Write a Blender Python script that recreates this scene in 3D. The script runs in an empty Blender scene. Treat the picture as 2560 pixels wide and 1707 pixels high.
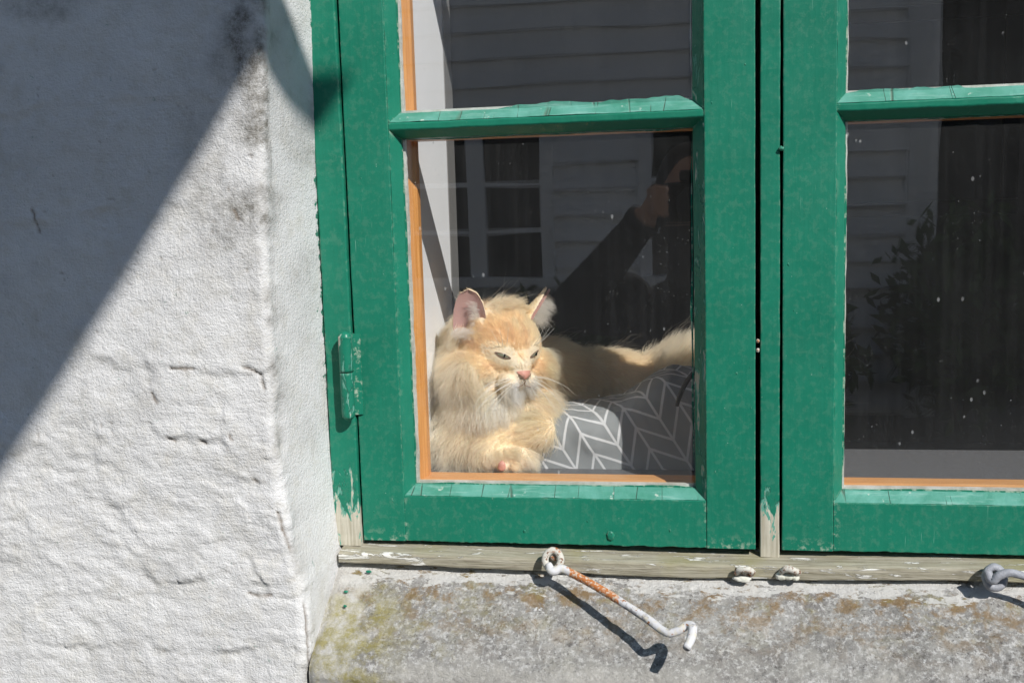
import bpy, bmesh, math, random
import numpy as np
from mathutils import Vector, Matrix, noise as mnoise, kdtree
from mathutils.bvhtree import BVHTree

# ------------------------------------------------------------------ camera, sky, sun, exposure
# Metres. X runs right along the house wall, Y into the room, Z up; (0,0,0) is the
# point of the sash face straight in front of the lens. The street lies at z = -1.5.
S = bpy.context.scene
COL = S.collection
GROUND = -1.5
cam_data = bpy.data.cameras.new('camera')
cam_data.sensor_width = 36.0
cam_data.lens = 37.5
cam_data.clip_start = 0.02
cam_data.clip_end = 400.0
cam = bpy.data.objects.new('camera', cam_data)
COL.objects.link(cam)
cam.matrix_world = Matrix(((0.986019, 0.0079, 0.166445, 0.0),
                           (0.164079, 0.128149, -0.978088, -1.17),
                           (-0.029056, 0.991723, 0.125062, 0.0),
                           (0, 0, 0, 1)))
S.camera = cam

SUN = Vector((0.85, -1.0, 1.10)).normalized()          # towards the sun
world = bpy.data.worlds.new('World')
S.world = world
world.use_nodes = True
wn = world.node_tree
sky = wn.nodes.new('ShaderNodeTexSky')
sky.sky_type = 'NISHITA'
sky.sun_disc = False
sky.sun_elevation = math.asin(SUN.z)
sky.sun_rotation = math.atan2(SUN.x, SUN.y)
sky.air_density = 1.0
sky.dust_density = 0.1
sky.ozone_density = 3.5
wn.links.new(sky.outputs[0], wn.nodes['Background'].inputs[0])
wn.nodes['Background'].inputs[1].default_value = 0.11

sun_data = bpy.data.lights.new('sun', 'SUN')
sun_data.energy = 4.8
sun_data.angle = math.radians(0.53)
sun_data.color = (1.0, 0.97, 0.925)
sun = bpy.data.objects.new('sun', sun_data)
COL.objects.link(sun)
sun.rotation_euler = SUN.to_track_quat('Z', 'Y').to_euler()

S.view_settings.view_transform = 'Standard'
S.view_settings.look = 'None'
S.view_settings.gamma = 1.0
S.view_settings.use_curve_mapping = False
S.view_settings.exposure = 0.08
S.render.engine = 'CYCLES'
S.cycles.use_denoising = True
S.cycles.max_bounces = 12
S.cycles.diffuse_bounces = 8
S.cycles.glossy_bounces = 4
S.cycles.transparent_max_bounces = 24
S.cycles.caustics_reflective = False
S.cycles.caustics_refractive = False
S.cycles_curves.shape = 'RIBBONS'
random.seed(7)
rng = np.random.default_rng(11)

# ------------------------------------------------------------------ object helpers
def tag(o, label=None, cat=None, group=None, kind=None):
    if label: o['label'] = label
    if cat: o['category'] = cat
    if group: o['group'] = group
    if kind: o['kind'] = kind
    return o

def thing(name, label, cat, loc, group=None):
    o = bpy.data.objects.new(name, None)
    o.empty_display_size = 0.05
    COL.objects.link(o)
    o.location = loc
    return tag(o, label, cat, group)

def world_loc(o):
    v = Vector(o.location)
    while o.parent:
        o = o.parent
        v = v + Vector(o.location)
    return v

def adopt(o, parent):
    """parent without moving: every mesh keeps its world coordinates"""
    o.parent = parent
    if parent.type == 'EMPTY' and parent.parent is None:
        o.matrix_parent_inverse = Matrix.Translation(-Vector(parent.location))
    return o

def mesh_obj(name, verts, faces, mat, parent=None, smooth=False):
    me = bpy.data.meshes.new(name)
    me.from_pydata([tuple(map(float, v)) for v in verts], [], [tuple(map(int, f)) for f in faces])
    me.update()
    if mat: me.materials.append(mat)
    if smooth:
        me.polygons.foreach_set('use_smooth', [True] * len(me.polygons))
    o = bpy.data.objects.new(name, me)
    COL.objects.link(o)
    if parent: adopt(o, parent)
    return o

def grid_faces(nr, nc):
    i = np.arange(nr - 1)[:, None] * nc + np.arange(nc - 1)[None, :]
    i = i.ravel()
    return np.stack([i, i + 1, i + nc + 1, i + nc], 1)

def grid_obj(name, P, mat, parent=None, attrs=None, uv=None, flip=False, smooth=True):
    """P: (rows, cols, 3) numpy grid"""
    nr, nc = P.shape[:2]
    F = grid_faces(nr, nc)
    if flip: F = F[:, ::-1]
    me = bpy.data.meshes.new(name)
    me.vertices.add(nr * nc)
    me.vertices.foreach_set('co', P.astype(np.float32).ravel())
    me.loops.add(F.size)
    me.loops.foreach_set('vertex_index', F.astype(np.int32).ravel())
    me.polygons.add(len(F))
    me.polygons.foreach_set('loop_start', np.arange(0, F.size, 4, dtype=np.int32))
    if uv is not None:
        l = me.uv_layers.new(name='UVMap')
        l.data.foreach_set('uv', uv.reshape(-1, 2)[F.ravel()].astype(np.float32).ravel())
    me.update(calc_edges=True)
    me.validate()
    me.polygons.foreach_set('use_smooth', [smooth] * len(me.polygons))
    for k, v in (attrs or {}).items():
        a = me.attributes.new(k, 'FLOAT', 'POINT')
        a.data.foreach_set('value', v.astype(np.float32).ravel())
    me.materials.append(mat)
    o = bpy.data.objects.new(name, me)
    COL.objects.link(o)
    if parent: adopt(o, parent)
    return o

def wob(v, amp, freq, seed):
    if amp <= 0: return v
    n = mnoise.noise_vector(Vector((v[0] * freq + seed, v[1] * freq + seed * 1.7, v[2] * freq - seed)))
    n2 = mnoise.noise_vector(Vector((v[0] * freq * 4.1 - seed, v[1] * freq * 4.1, v[2] * freq * 4.1 + seed)))
    return (v[0] + amp * (n.x + .4 * n2.x), v[1] + amp * (n.y + .4 * n2.y), v[2] + amp * (n.z + .4 * n2.z))

def round_poly(pts, r, seg=2):
    """cut the corners of a polygon (list of 2-D points)"""
    out = []
    n = len(pts)
    for i in range(n):
        p0, p, p1 = Vector(pts[i - 1]), Vector(pts[i]), Vector(pts[(i + 1) % n])
        a = (p0 - p); b = (p1 - p)
        ra = min(r, a.length * .4); rb = min(r, b.length * .4)
        A = p + a.normalized() * ra; B = p + b.normalized() * rb
        for k in range(seg + 1):
            t = k / seg
            q = A * (1 - t) ** 2 + p * 2 * t * (1 - t) + B * t * t
            out.append((q.x, q.y))
    return out

_seed = [0.0]
def loft(name, A, B, mat, parent=None, n=24, amp=0.0003, freq=14, smooth=False, cap=True, shape=None):
    """prism between two 3-D polygons with the same number of corners"""
    _seed[0] += 3.7
    sd = _seed[0] % 97
    m = len(A)
    V, F = [], []
    for k in range(n + 1):
        t = k / n
        for a, b in zip(A, B):
            p = tuple(a[i] * (1 - t) + b[i] * t for i in range(3))
            p = wob(p, amp, freq, sd)
            if shape: p = shape(p, t)
            V.append(p)
    for k in range(n):
        for i in range(m):
            j = (i + 1) % m
            F.append((k * m + i, k * m + j, (k + 1) * m + j, (k + 1) * m + i))
    o = None
    if cap:
        F.append(tuple(range(m - 1, -1, -1)))
        F.append(tuple(n * m + i for i in range(m)))
    o = mesh_obj(name, V, F, mat, parent, smooth)
    bm = bmesh.new(); bm.from_mesh(o.data)
    bmesh.ops.recalc_face_normals(bm, faces=bm.faces)
    bm.to_mesh(o.data); bm.free()
    return o

def post_z(name, x0, x1, y0, y1, z0, z1, mat, parent, r=.0012, amp=.0003, n=40, freq=14, shape=None):
    q = round_poly([(x0, y0), (x1, y0), (x1, y1), (x0, y1)], r)
    return loft(name, [(x, y, z0) for x, y in q], [(x, y, z1) for x, y in q], mat, parent, n, amp, freq, shape=shape)

def beam_x(name, x0, x1, y0, y1, z0, z1, mat, parent, r=.0012, amp=.0003, n=40, freq=14, shape=None):
    q = round_poly([(y0, z0), (y1, z0), (y1, z1), (y0, z1)], r)
    return loft(name, [(x0, y, z) for y, z in q], [(x1, y, z) for y, z in q], mat, parent, n, amp, freq, shape=shape)

def prof_x(name, x0, x1, poly, mat, parent, r=.0008, amp=.0003, n=40, freq=14, x0s=None, x1s=None, shape=None):
    """poly in (y,z) swept along X; x0s/x1s let the two ends be mitred"""
    q = round_poly(poly, r)
    A = [((x0s(y, z) if x0s else x0), y, z) for y, z in q]
    B = [((x1s(y, z) if x1s else x1), y, z) for y, z in q]
    return loft(name, A, B, mat, parent, n, amp, freq, shape=shape)

def prof_z(name, z0, z1, poly, mat, parent, r=.0008, amp=.0003, n=40, freq=14, z0s=None, z1s=None):
    q = round_poly(poly, r)
    A = [(x, y, (z0s(x, y) if z0s else z0)) for x, y in q]
    B = [(x, y, (z1s(x, y) if z1s else z1)) for x, y in q]
    return loft(name, A, B, mat, parent, n, amp, freq)

def tube(name, pts, rad, mat, parent=None, sides=10, amp=0, freq=60, sub=6, closed=False):
    """round bar along a smooth curve through pts; rad: one radius or one per point"""
    P = [Vector(p) for p in pts]
    R = rad if isinstance(rad, (list, tuple)) else [rad] * len(P)
    pts2, rr = [], []
    m = len(P)
    rngk = range(m if closed else m - 1)
    for i in rngk:
        p0 = P[(i - 1) % m] if (closed or i > 0) else P[0] * 2 - P[1]
        p1 = P[i]; p2 = P[(i + 1) % m]
        p3 = P[(i + 2) % m] if (closed or i + 2 < m) else P[-1] * 2 - P[-2]
        for k in range(sub):
            t = k / sub
            pts2.append(.5 * ((2 * p1) + (p2 - p0) * t + (2 * p0 - 5 * p1 + 4 * p2 - p3) * t * t + (3 * p1 - p0 - 3 * p2 + p3) * t ** 3))
            rr.append(R[i] * (1 - t) + R[(i + 1) % m] * t)
    if not closed:
        pts2.append(P[-1]); rr.append(R[-1])
    n = len(pts2)
    V, F = [], []
    up = Vector((0.13, 0.31, 0.94))
    frame = None
    _seed[0] += 3.7
    for k in range(n):
        a = pts2[k - 1] if (k > 0 or closed) else pts2[0]
        b = pts2[(k + 1) % n] if (k < n - 1 or closed) else pts2[-1]
        t = (b - a).normalized()
        u = (up - t * up.dot(t)).normalized() if frame is None else (frame - t * frame.dot(t)).normalized()
        frame = u
        w = t.cross(u)
        for s in range(sides):
            ang = 2 * math.pi * s / sides
            V.append(wob(tuple(pts2[k] + (u * math.cos(ang) + w * math.sin(ang)) * rr[k]), amp, freq, _seed[0] % 89))
    for k in range(n if closed else n - 1):
        for s in range(sides):
            j = (s + 1) % sides
            k2 = (k + 1) % n
            F.append((k * sides + s, k * sides + j, k2 * sides + j, k2 * sides + s))
    if not closed:
        F.append(tuple(range(sides - 1, -1, -1)))
        F.append(tuple((n - 1) * sides + s for s in range(sides)))
    return mesh_obj(name, V, F, mat, parent, True)

# numpy value noise
def _h(ix, iy, s):
    v = np.sin(ix * 127.1 + iy * 311.7 + s * 74.7) * 43758.5453
    return v - np.floor(v)
def vn(x, y, s=0):
    ix, iy = np.floor(x), np.floor(y)
    fx, fy = x - ix, y - iy
    fx = fx * fx * fx * (fx * (fx * 6 - 15) + 10); fy = fy * fy * fy * (fy * (fy * 6 - 15) + 10)
    a, b, c, d = _h(ix, iy, s), _h(ix + 1, iy, s), _h(ix, iy + 1, s), _h(ix + 1, iy + 1, s)
    return (a * (1 - fx) + b * fx) * (1 - fy) + (c * (1 - fx) + d * fx) * fy - .5
def fbm(x, y, s=0, o=4):
    r = 0; a = 1.
    for k in range(o):
        r = r + a * vn(x + 5.3 * k, y - 3.1 * k, s + k); x, y, a = x * 2.03, y * 2.03, a * .5
    return r
def sm(e0, e1, x):
    t = np.clip((x - e0) / (e1 - e0), 0, 1)
    return t * t * (3 - 2 * t)

# ------------------------------------------------------------------ material helpers
class MB:
    def __init__(self, name):
        self.m = bpy.data.materials.new(name)
        self.m.use_nodes = True
        self.t = self.m.node_tree
        self.b = self.t.nodes['Principled BSDF']
        self.out = self.t.nodes['Material Output']
        self.tc = self.t.nodes.new('ShaderNodeTexCoord')
    def n(self, typ, **kw):
        nd = self.t.nodes.new(typ)
        for k, v in kw.items(): setattr(nd, k, v)
        return nd
    def l(self, a, b): self.t.links.new(a, b)
    def set(self, sock, v):
        if hasattr(v, 'is_output') or hasattr(v, 'links'): self.l(v, sock)
        else: sock.default_value = v
    def map(self, scale=(1, 1, 1), rot=(0, 0, 0), loc=(0, 0, 0), src='Object'):
        mp = self.n('ShaderNodeMapping')
        mp.inputs['Scale'].default_value = scale
        mp.inputs['Rotation'].default_value = rot
        mp.inputs['Location'].default_value = loc
        self.l(self.tc.outputs[src], mp.inputs[0])
        return mp.outputs[0]
    def noise(self, scale, detail=4, rough=.55, vec=None, dist=0):
        nd = self.n('ShaderNodeTexNoise')
        nd.inputs['Scale'].default_value = scale
        nd.inputs['Detail'].default_value = detail
        nd.inputs['Roughness'].default_value = rough
        nd.inputs['Distortion'].default_value = dist
        self.l(vec if vec is not None else self.tc.outputs['Object'], nd.inputs['Vector'])
        return nd.outputs['Fac']
    def vor(self, scale, feature='F1', vec=None, out='Distance', rand=1.0):
        nd = self.n('ShaderNodeTexVoronoi', feature=feature)
        nd.inputs['Scale'].default_value = scale
        nd.inputs['Randomness'].default_value = rand
        self.l(vec if vec is not None else self.tc.outputs['Object'], nd.inputs['Vector'])
        return nd.outputs[out]
    def range(self, v, a, b, c=0., d=1.):
        nd = self.n('ShaderNodeMapRange')
        self.set(nd.inputs[0], v)
        for i, x in enumerate((a, b, c, d)): nd.inputs[i + 1].default_value = x
        return nd.outputs[0]
    def math(self, op, a, b=0., clamp=False):
        nd = self.n('ShaderNodeMath', operation=op, use_clamp=clamp)
        self.set(nd.inputs[0], a); self.set(nd.inputs[1], b)
        return nd.outputs[0]
    def mix(self, f, a, b, blend='MIX'):
        nd = self.n('ShaderNodeMix', data_type='RGBA', blend_type=blend)
        self.set(nd.inputs['Factor'], f)
        if isinstance(a, float): a = (a, a, a)
        if isinstance(b, float): b = (b, b, b)
        self.set(nd.inputs[6], a if not isinstance(a, tuple) else (*a[:3], 1))
        self.set(nd.inputs[7], b if not isinstance(b, tuple) else (*b[:3], 1))
        return nd.outputs[2]
    def sep(self, vec=None):
        nd = self.n('ShaderNodeSeparateXYZ')
        self.l(vec if vec is not None else self.tc.outputs['Object'], nd.inputs[0])
        return nd.outputs
    def attr(self, name, out='Fac'):
        nd = self.n('ShaderNodeAttribute'); nd.attribute_name = name
        return nd.outputs[out]
    def bump(self, h, dist, strength=1.0, prev=None):
        nd = self.n('ShaderNodeBump')
        nd.inputs['Strength'].default_value = strength
        nd.inputs['Distance'].default_value = dist
        self.l(h, nd.inputs['Height'])
        if prev is not None: self.l(prev, nd.inputs['Normal'])
        return nd.outputs[0]
    def fin(self, col, rough=.6, normal=None, spec=.5, metal=0.):
        self.set(self.b.inputs['Base Color'], col if not isinstance(col, tuple) else (*col[:3], 1))
        self.set(self.b.inputs['Roughness'], rough)
        self.set(self.b.inputs['Specular IOR Level'], spec)
        self.set(self.b.inputs['Metallic'], metal)
        if normal is not None: self.l(normal, self.b.inputs['Normal'])
        return self.m

def plain(name, col, rough=.6, var=.25, scale=30, bump=.0003, spec=.4, metal=0.):
    k = MB(name)
    f = k.noise(scale, 5)
    c = k.mix(f, tuple(x * (1 - var) for x in col), tuple(min(1, x * (1 + var)) for x in col))
    return k.fin(c, rough, k.bump(k.noise(scale * 6, 3), bump), spec, metal)

M = {}
# lime-washed plaster; 'dirt' and 'crack' are laid down with the relief of the wall
k = MB('whitewash')
big = k.noise(6, 6, .62)
mott = k.noise(38, 8, .72)
grain = k.noise(650, 2, .65)
grit = k.noise(330, 3, .7)
c = k.mix(k.range(big, .34, .68), (.735, .73, .72), (.62, .615, .61))
c = k.mix(k.range(mott, .48, .72, 0, .6), c, (.56, .535, .475))
c = k.mix(k.range(k.noise(90, 6, .75, k.map(loc=(3, 3, 8))), .56, .72, 0, .45), c, (.80, .795, .785))
c = k.mix(k.math('MULTIPLY', k.attr('dirt'), k.range(k.noise(85, 8, .8), .34, .62, .15, 1.)), c, (.16, .148, .125))
c = k.mix(k.attr('crack'), c, (.20, .16, .125))
spk = k.math('MULTIPLY', k.range(k.vor(170), .05, .13, 1, 0), k.range(k.noise(14, 3), .50, .60))
c = k.mix(k.math('MULTIPLY', spk, .55), c, (.20, .18, .15))
c = k.mix(k.range(grit, .60, .74, 0, .35), c, (.40, .38, .34))
# green paint slopped over the plaster along the frame
sm_ = k.math('ADD', k.attr('smear'), k.range(k.noise(95, 5, .65), .3, .7, -.55, .45))
c = k.mix(k.range(sm_, .42, .50), c, (.045, .20, .135))
brush = k.noise(1, 4, .6, k.map((380, 300, 60)))
brushh = k.noise(1, 4, .6, k.map((50, 300, 330)))
h = k.math('ADD', k.math('MULTIPLY', grit, .9), k.math('MULTIPLY', k.mix(k.range(k.noise(4, 3), .40, .62), brush, brushh), .55))
nrm = k.bump(h, .0019, .85)
nrm = k.bump(grain, .0008, .8, nrm)
nrm = k.bump(k.noise(85, 5, .65), .0013, .5, nrm)
M['plaster'] = k.fin(c, .93, nrm, .15)

def green_paint(name, worn=0., base=(.011, .170, .105), lowz=None, rough=.38):
    """gloss oil paint on timber; worn = how much has flaked off, lowz = height below which it has weathered away"""
    k = MB(name)
    x, y, z = k.sep()[0:3]
    grain = k.noise(1, 5, .6, k.map((260, 260, 9)))
    v = k.noise(9, 4)
    c = k.mix(k.range(v, .3, .7), tuple(b * .90 for b in base), tuple(b * 1.10 for b in base))
    c = k.mix(k.range(grain, .40, .75, 0, .15), c, tuple(b * 1.3 for b in base))
    sun_bleach = k.range(k.noise(11, 3, .5), .50, .80, 0, .16)
    c = k.mix(sun_bleach, c, (.06, .25, .17))
    # dirt and fade in broad soft patches, then paint rubbed off the sharp edges
    c = k.mix(k.range(k.noise(14, 6, .7, k.map(loc=(5, 5, 2))), .52, .78, 0, .22), c, tuple(b * .65 for b in base))
    c = k.mix(k.range(k.noise(1, 5, .65, k.map((90, 90, 5), loc=(2, 0, 0))), .56, .80, 0, .14), c, (.05, .22, .15))
    geo = k.n('ShaderNodeNewGeometry')
    ed = k.math('MULTIPLY', k.range(geo.outputs['Pointiness'], .53, .60), k.range(k.noise(120, 5, .7), .50, .60))
    c = k.mix(k.math('MULTIPLY', ed, .8), c, (.38, .46, .36))
    # dust and tiny pale knocks
    spk = k.math('MULTIPLY', k.range(k.vor(150), .04, .075, 1, 0), k.range(k.noise(35, 2), .58, .62))
    c = k.mix(k.math('MULTIPLY', spk, .75), c, (.42, .52, .45))
    scr = k.math('MULTIPLY', k.range(k.noise(1, 2, .5, k.map((500, 500, 22), (0, .25, 0))), .68, .74), k.range(k.noise(13, 2), .55, .62))
    c = k.mix(k.math('MULTIPLY', scr, .5), c, (.30, .50, .40))
    n = k.bump(k.noise(1, 3, .5, k.map((200, 200, 14))), .0006, .5)
    n = k.bump(k.noise(60, 3), .0008, .4, n)
    r = k.range(k.noise(50, 4), .3, .7, rough - .08, rough + .12)
    if worn > 0 or lowz is not None:
        f = k.noise(1, 6, .62, k.map((120, 120, 34)), .6)
        if lowz is not None:
            lo = k.range(z, lowz[0], lowz[1], .30, -.12)
            f = k.math('ADD', f, lo)
        mask = k.range(f, .66 - worn, .675 - worn)
        m2 = k.range(f, .72 - worn, .74 - worn)
        wood = k.mix(k.range(grain, .35, .65), (.36, .33, .25), (.58, .55, .46))
        c = k.mix(mask, c, (.10, .31, .235))
        c = k.mix(m2, c, wood)
        n = k.bump(k.math('SUBTRACT', 1.0, mask), .0012, 1., n)
        r = k.mix(mask, r, .8)
    return k.fin(c, r, n, .28)

M['green'] = green_paint('green_gloss_paint')
M['green_jamb'] = green_paint('green_paint_weathered', .05, lowz=(-.37, -.27))
M['green_edge'] = green_paint('green_paint_chipped', .10)

def putty_mat(name, axis):
    k = MB(name)
    sc = {'x': (1, 0.05, .05), 'z': (.05, .05, 1)}[axis]
    v = k.noise(30, 5)
    c = k.mix(k.range(v, .35, .65), (.05, .235, .165), (.11, .33, .265))
    c = k.mix(k.range(k.noise(1, 4, .6, k.map((30, 200, 200))), .54, .74, 0, .6), c, (.26, .46, .40))
    cr = k.math('MULTIPLY', k.range(k.vor(24, 'DISTANCE_TO_EDGE', k.map(sc)), .0, .010, 1, 0), k.range(k.noise(21, 3), .42, .55))
    c = k.mix(k.math('MULTIPLY', cr, .85), c, (.08, .10, .07))
    fl = k.range(k.noise(70, 6, .65), .65, .69)
    c = k.mix(k.math('MULTIPLY', fl, .6), c, (.62, .66, .58))
    n = k.bump(k.math('SUBTRACT', k.noise(90, 4), cr), .0012, .8)
    return k.fin(c, .5, n, .4)
M['putty'] = putty_mat('weathered_green_putty', 'x')

k = MB('old_white_putty')
c = k.mix(k.range(k.noise(60, 5), .35, .65), (.74, .73, .68), (.5, .5, .42))
M['white_putty'] = k.fin(c, .7, k.bump(k.noise(160, 4), .001))

k = MB('varnished_pine')
gr = k.noise(1, 5, .6, k.map((420, 420, 14)))
c = k.mix(k.range(gr, .3, .7), (.62, .25, .055), (.78, .38, .12))
c = k.mix(k.range(k.noise(1, 3, .5, k.map((900, 900, 20))), .55, .7, 0, .5), c, (.40, .14, .03))
M['pine'] = k.fin(c, .35, k.bump(gr, .0003, .5), .5)
k = MB('varnished_pine_rail')
gr = k.noise(1, 5, .6, k.map((14, 420, 420)))
c = k.mix(k.range(gr, .3, .7), (.60, .27, .09), (.76, .42, .18))
M['pine_rail'] = k.fin(c, .35, k.bump(gr, .0003, .5), .5)

k = MB('weathered_sill_wood')
gr = k.noise(1, 6, .65, k.map((10, 230, 260)))
gr2 = k.noise(1, 4, .6, k.map((26, 500, 600)))
c = k.mix(k.range(gr, .3, .7), (.235, .215, .150), (.46, .43, .345))
c = k.mix(k.range(gr2, .5, .72, 0, .7), c, (.17, .14, .10))
c = k.mix(k.range(k.noise(11, 4), .50, .68, 0, .55), c, (.28, .26, .10))
wht = k.range(k.noise(1, 6, .7, k.map((22, 120, 140)), .5), .585, .605)
c = k.mix(k.math('MULTIPLY', wht, .9), c, (.78, .77, .72))
M['sill_wood'] = k.fin(c, .85, k.bump(k.math('ADD', gr2, wht), .0016, .8), .2)

k = MB('lichened_stone')
x, y, z = k.sep()[0:3]
f1 = k.noise(20, 8, .72)
sp = k.noise(170, 4, .8)
sp2 = k.noise(75, 7, .8)
c = k.mix(k.range(f1, .34, .68), (.235, .225, .215), (.54, .525, .49))
c = k.mix(k.range(sp, .50, .60, 0, .85), c, (.72, .71, .69))
dk = k.range(k.noise(9, 4), .38, .62, .25, .9)
c = k.mix(k.math('MULTIPLY', k.range(sp2, .54, .64), dk), c, (.15, .14, .135))
c = k.mix(k.range(k.noise(300, 3, .7), .60, .68, 0, .6), c, (.08, .075, .07))
# orange-brown and yellow-green growth on the upper, left half
zone = k.math('MULTIPLY', k.range(x, -.10, -.33), k.range(k.noise(13, 4), .38, .62))
br = k.math('MULTIPLY', k.range(k.noise(42, 6, .7), .48, .60), k.range(z, -.475, -.43))
c = k.mix(k.math('MULTIPLY', br, .80), c, (.30, .19, .075))
yl = k.math('MULTIPLY', k.range(k.noise(26, 6, .7, k.map(loc=(3, 1, 7))), .50, .62), zone)
c = k.mix(k.math('MULTIPLY', yl, .75), c, (.34, .29, .07))
yl2 = k.math('MULTIPLY', k.range(k.noise(30, 6, .7, k.map(loc=(8, 4, 1))), .54, .66), k.range(z, -.47, -.42))
c = k.mix(k.math('MULTIPLY', yl2, .6), c, (.31, .27, .07))
# limewash drips and flakes
wf = k.range(k.noise(38, 7, .68, k.map(loc=(1, 9, 5))), .655, .672)
c = k.mix(wf, c, (.78, .775, .76))
edge = k.math('ADD', k.range(z, -.438, -.419), k.range(k.noise(1, 6, .7, k.map((30, 80, 90))), .3, .7, -.75, .55))
c = k.mix(k.range(edge, .66, .74, 0, .9), c, (.76, .75, .715))
lft = k.math('ADD', k.range(x, -.33, -.405), k.range(k.noise(40, 5), .3, .7, -.45, .35))
c = k.mix(k.range(lft, .35, .75, 0, .85), c, (.72, .70, .66))
low = k.math('ADD', k.range(z, -.455, -.50), k.range(k.noise(22, 5), .3, .7, -.5, .4))
c = k.mix(k.range(low, .3, .8, 0, .65), c, (.56, .54, .49))
lich = k.math('MULTIPLY', k.math('MULTIPLY', k.range(x, -.30, -.345), k.range(z, -.425, -.445)), k.range(k.noise(34, 7, .75, k.map(loc=(6, 2, 3))), .42, .60))
c = k.mix(k.math('MULTIPLY', lich, .8), c, (.36, .31, .075))
hh = k.math('ADD', k.noise(230, 5, .8), k.math('MULTIPLY', wf, .6))
nrm = k.bump(hh, .0034, 1.)
nrm = k.bump(k.noise(75, 7, .75), .007, .8, nrm)
M['stone'] = k.fin(c, .92, nrm, .15)

k = MB('rusty_painted_iron')
f = k.noise(70, 5, .6)
c = k.mix(k.range(f, .55, .62), (.60, .60, .61), (.28, .27, .28))
c = k.mix(k.range(k.noise(150, 4), .50, .64), c, (.60, .56, .46))
c = k.mix(k.range(k.noise(210, 4), .62, .68), c, (.34, .15, .06))
xs = k.sep()[0]
rz = k.math('ADD', k.math('MULTIPLY', k.range(xs, -.142, -.128), k.range(xs, -.082, -.076, 1, 0)), k.range(k.noise(140, 4), .3, .7, -.45, .45))
rust = k.mix(k.noise(200, 4), (.34, .085, .02), (.62, .26, .09))
rust = k.mix(k.range(k.noise(320, 4), .5, .62), rust, (.60, .52, .42))
c = k.mix(k.range(rz, .45, .6), c, rust)
M['iron'] = k.fin(c, .7, k.bump(k.noise(260, 4), .0008, .8), .3)
k = MB('rusty_eye_iron')
f = k.noise(120, 5, .6)
c = k.mix(k.range(f, .53, .60), (.56, .54, .48), (.36, .13, .05))
c = k.mix(k.range(k.noise(260, 3), .55, .62), c, (.20, .11, .07))
M['eye_iron'] = k.fin(c, .75, k.bump(k.noise(260, 4), .0008, .8), .3)
M['grey_iron'] = plain('grey_painted_iron', (.30, .31, .34), .5, .4, 90, .0006)

# window glass: clear sheet with mirror reflection by angle, dust film, dried splashes
def glass_mat(name, haze, specks, wave):
    k = MB(name)
    plain_ = haze == 0
    geo = k.n('ShaderNodeNewGeometry')
    dot = k.n('ShaderNodeVectorMath', operation='DOT_PRODUCT')
    k.l(geo.outputs['Normal'], dot.inputs[0]); k.l(geo.outputs['Incoming'], dot.inputs[1])
    cth = k.math('ABSOLUTE', dot.outputs['Value'])
    R = k.math('ADD', .068, k.math('MULTIPLY', .95, k.math('POWER', k.math('SUBTRACT', 1., cth), 5.)))
    tr = k.n('ShaderNodeBsdfTransparent'); tr.inputs[0].default_value = (.995, .998, .996, 1)
    gl = k.n('ShaderNodeBsdfAnisotropic'); gl.inputs['Roughness'].default_value = 0.0
    gl.inputs['Color'].default_value = (1, 1, 1, 1)
    if wave: k.l(k.bump(k.noise(3.2, 2, .5), wave, .5), gl.inputs['Normal'])
    m1 = k.n('ShaderNodeMixShader')
    k.l(R, m1.inputs[0]); k.l(tr.outputs[0], m1.inputs[1]); k.l(gl.outputs[0], m1.inputs[2])
    if plain_:
        k.l(m1.outputs[0], k.out.inputs['Surface']); k.t.nodes.remove(k.b)
        return k.m
    di = k.n('ShaderNodeBsdfDiffuse'); di.inputs[0].default_value = (.75, .76, .76, 1)
    x, y, z = k.sep()[0:3]
    film = k.math('MULTIPLY', k.range(k.noise(6, 5, .65), .25, .8, .35, 1.7), haze)
    streak = k.math('MULTIPLY', k.range(k.noise(1, 4, .6, k.map((90, 1, 3))), .45, .75), haze * .7)
    low = k.math('MULTIPLY', k.range(z, -.315, -.20, 1, 0), haze * 3.2 * 1.0)
    grit = k.math('MULTIPLY', k.range(k.noise(700, 2, .6), .56, .75), k.math('ADD', low, haze))
    f = k.math('ADD', k.math('ADD', film, streak), k.math('ADD', k.math('MULTIPLY', low, .5), grit))
    if specks:
        s1 = k.math('MULTIPLY', k.range(k.vor(240, vec=k.map((1, 1, .75), (0, .6, 0))), .04, .15, 1, 0), k.range(k.noise(19, 4, .6), .56, .63))
        s2 = k.math('MULTIPLY', k.range(k.vor(95, vec=k.map((1, 1, .62), (0, .5, 0))), .10, .17, 1, 0), k.range(k.noise(15, 3, .5, k.map(loc=(4, 2, 9))), .635, .66))
        s3 = k.math('MULTIPLY', k.range(k.vor(60), .015, .04, 1, 0), k.range(k.noise(9, 2), .45, .5))
        f = k.math('ADD', f, k.math('ADD', k.math('MULTIPLY', s1, .20), k.math('ADD', k.math('MULTIPLY', s2, .20), k.math('MULTIPLY', s3, .4))))
    f = k.math('MINIMUM', f, .8)
    m2 = k.n('ShaderNodeMixShader')
    k.l(f, m2.inputs[0]); k.l(m1.outputs[0], m2.inputs[1]); k.l(di.outputs[0], m2.inputs[2])
    k.l(m2.outputs[0], k.out.inputs['Surface'])
    k.t.nodes.remove(k.b)
    return k.m
M['glass'] = glass_mat('old_window_glass', .013, True, .0016)
M['glass_clean'] = glass_mat('inner_window_glass', 0, False, 0)

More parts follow.
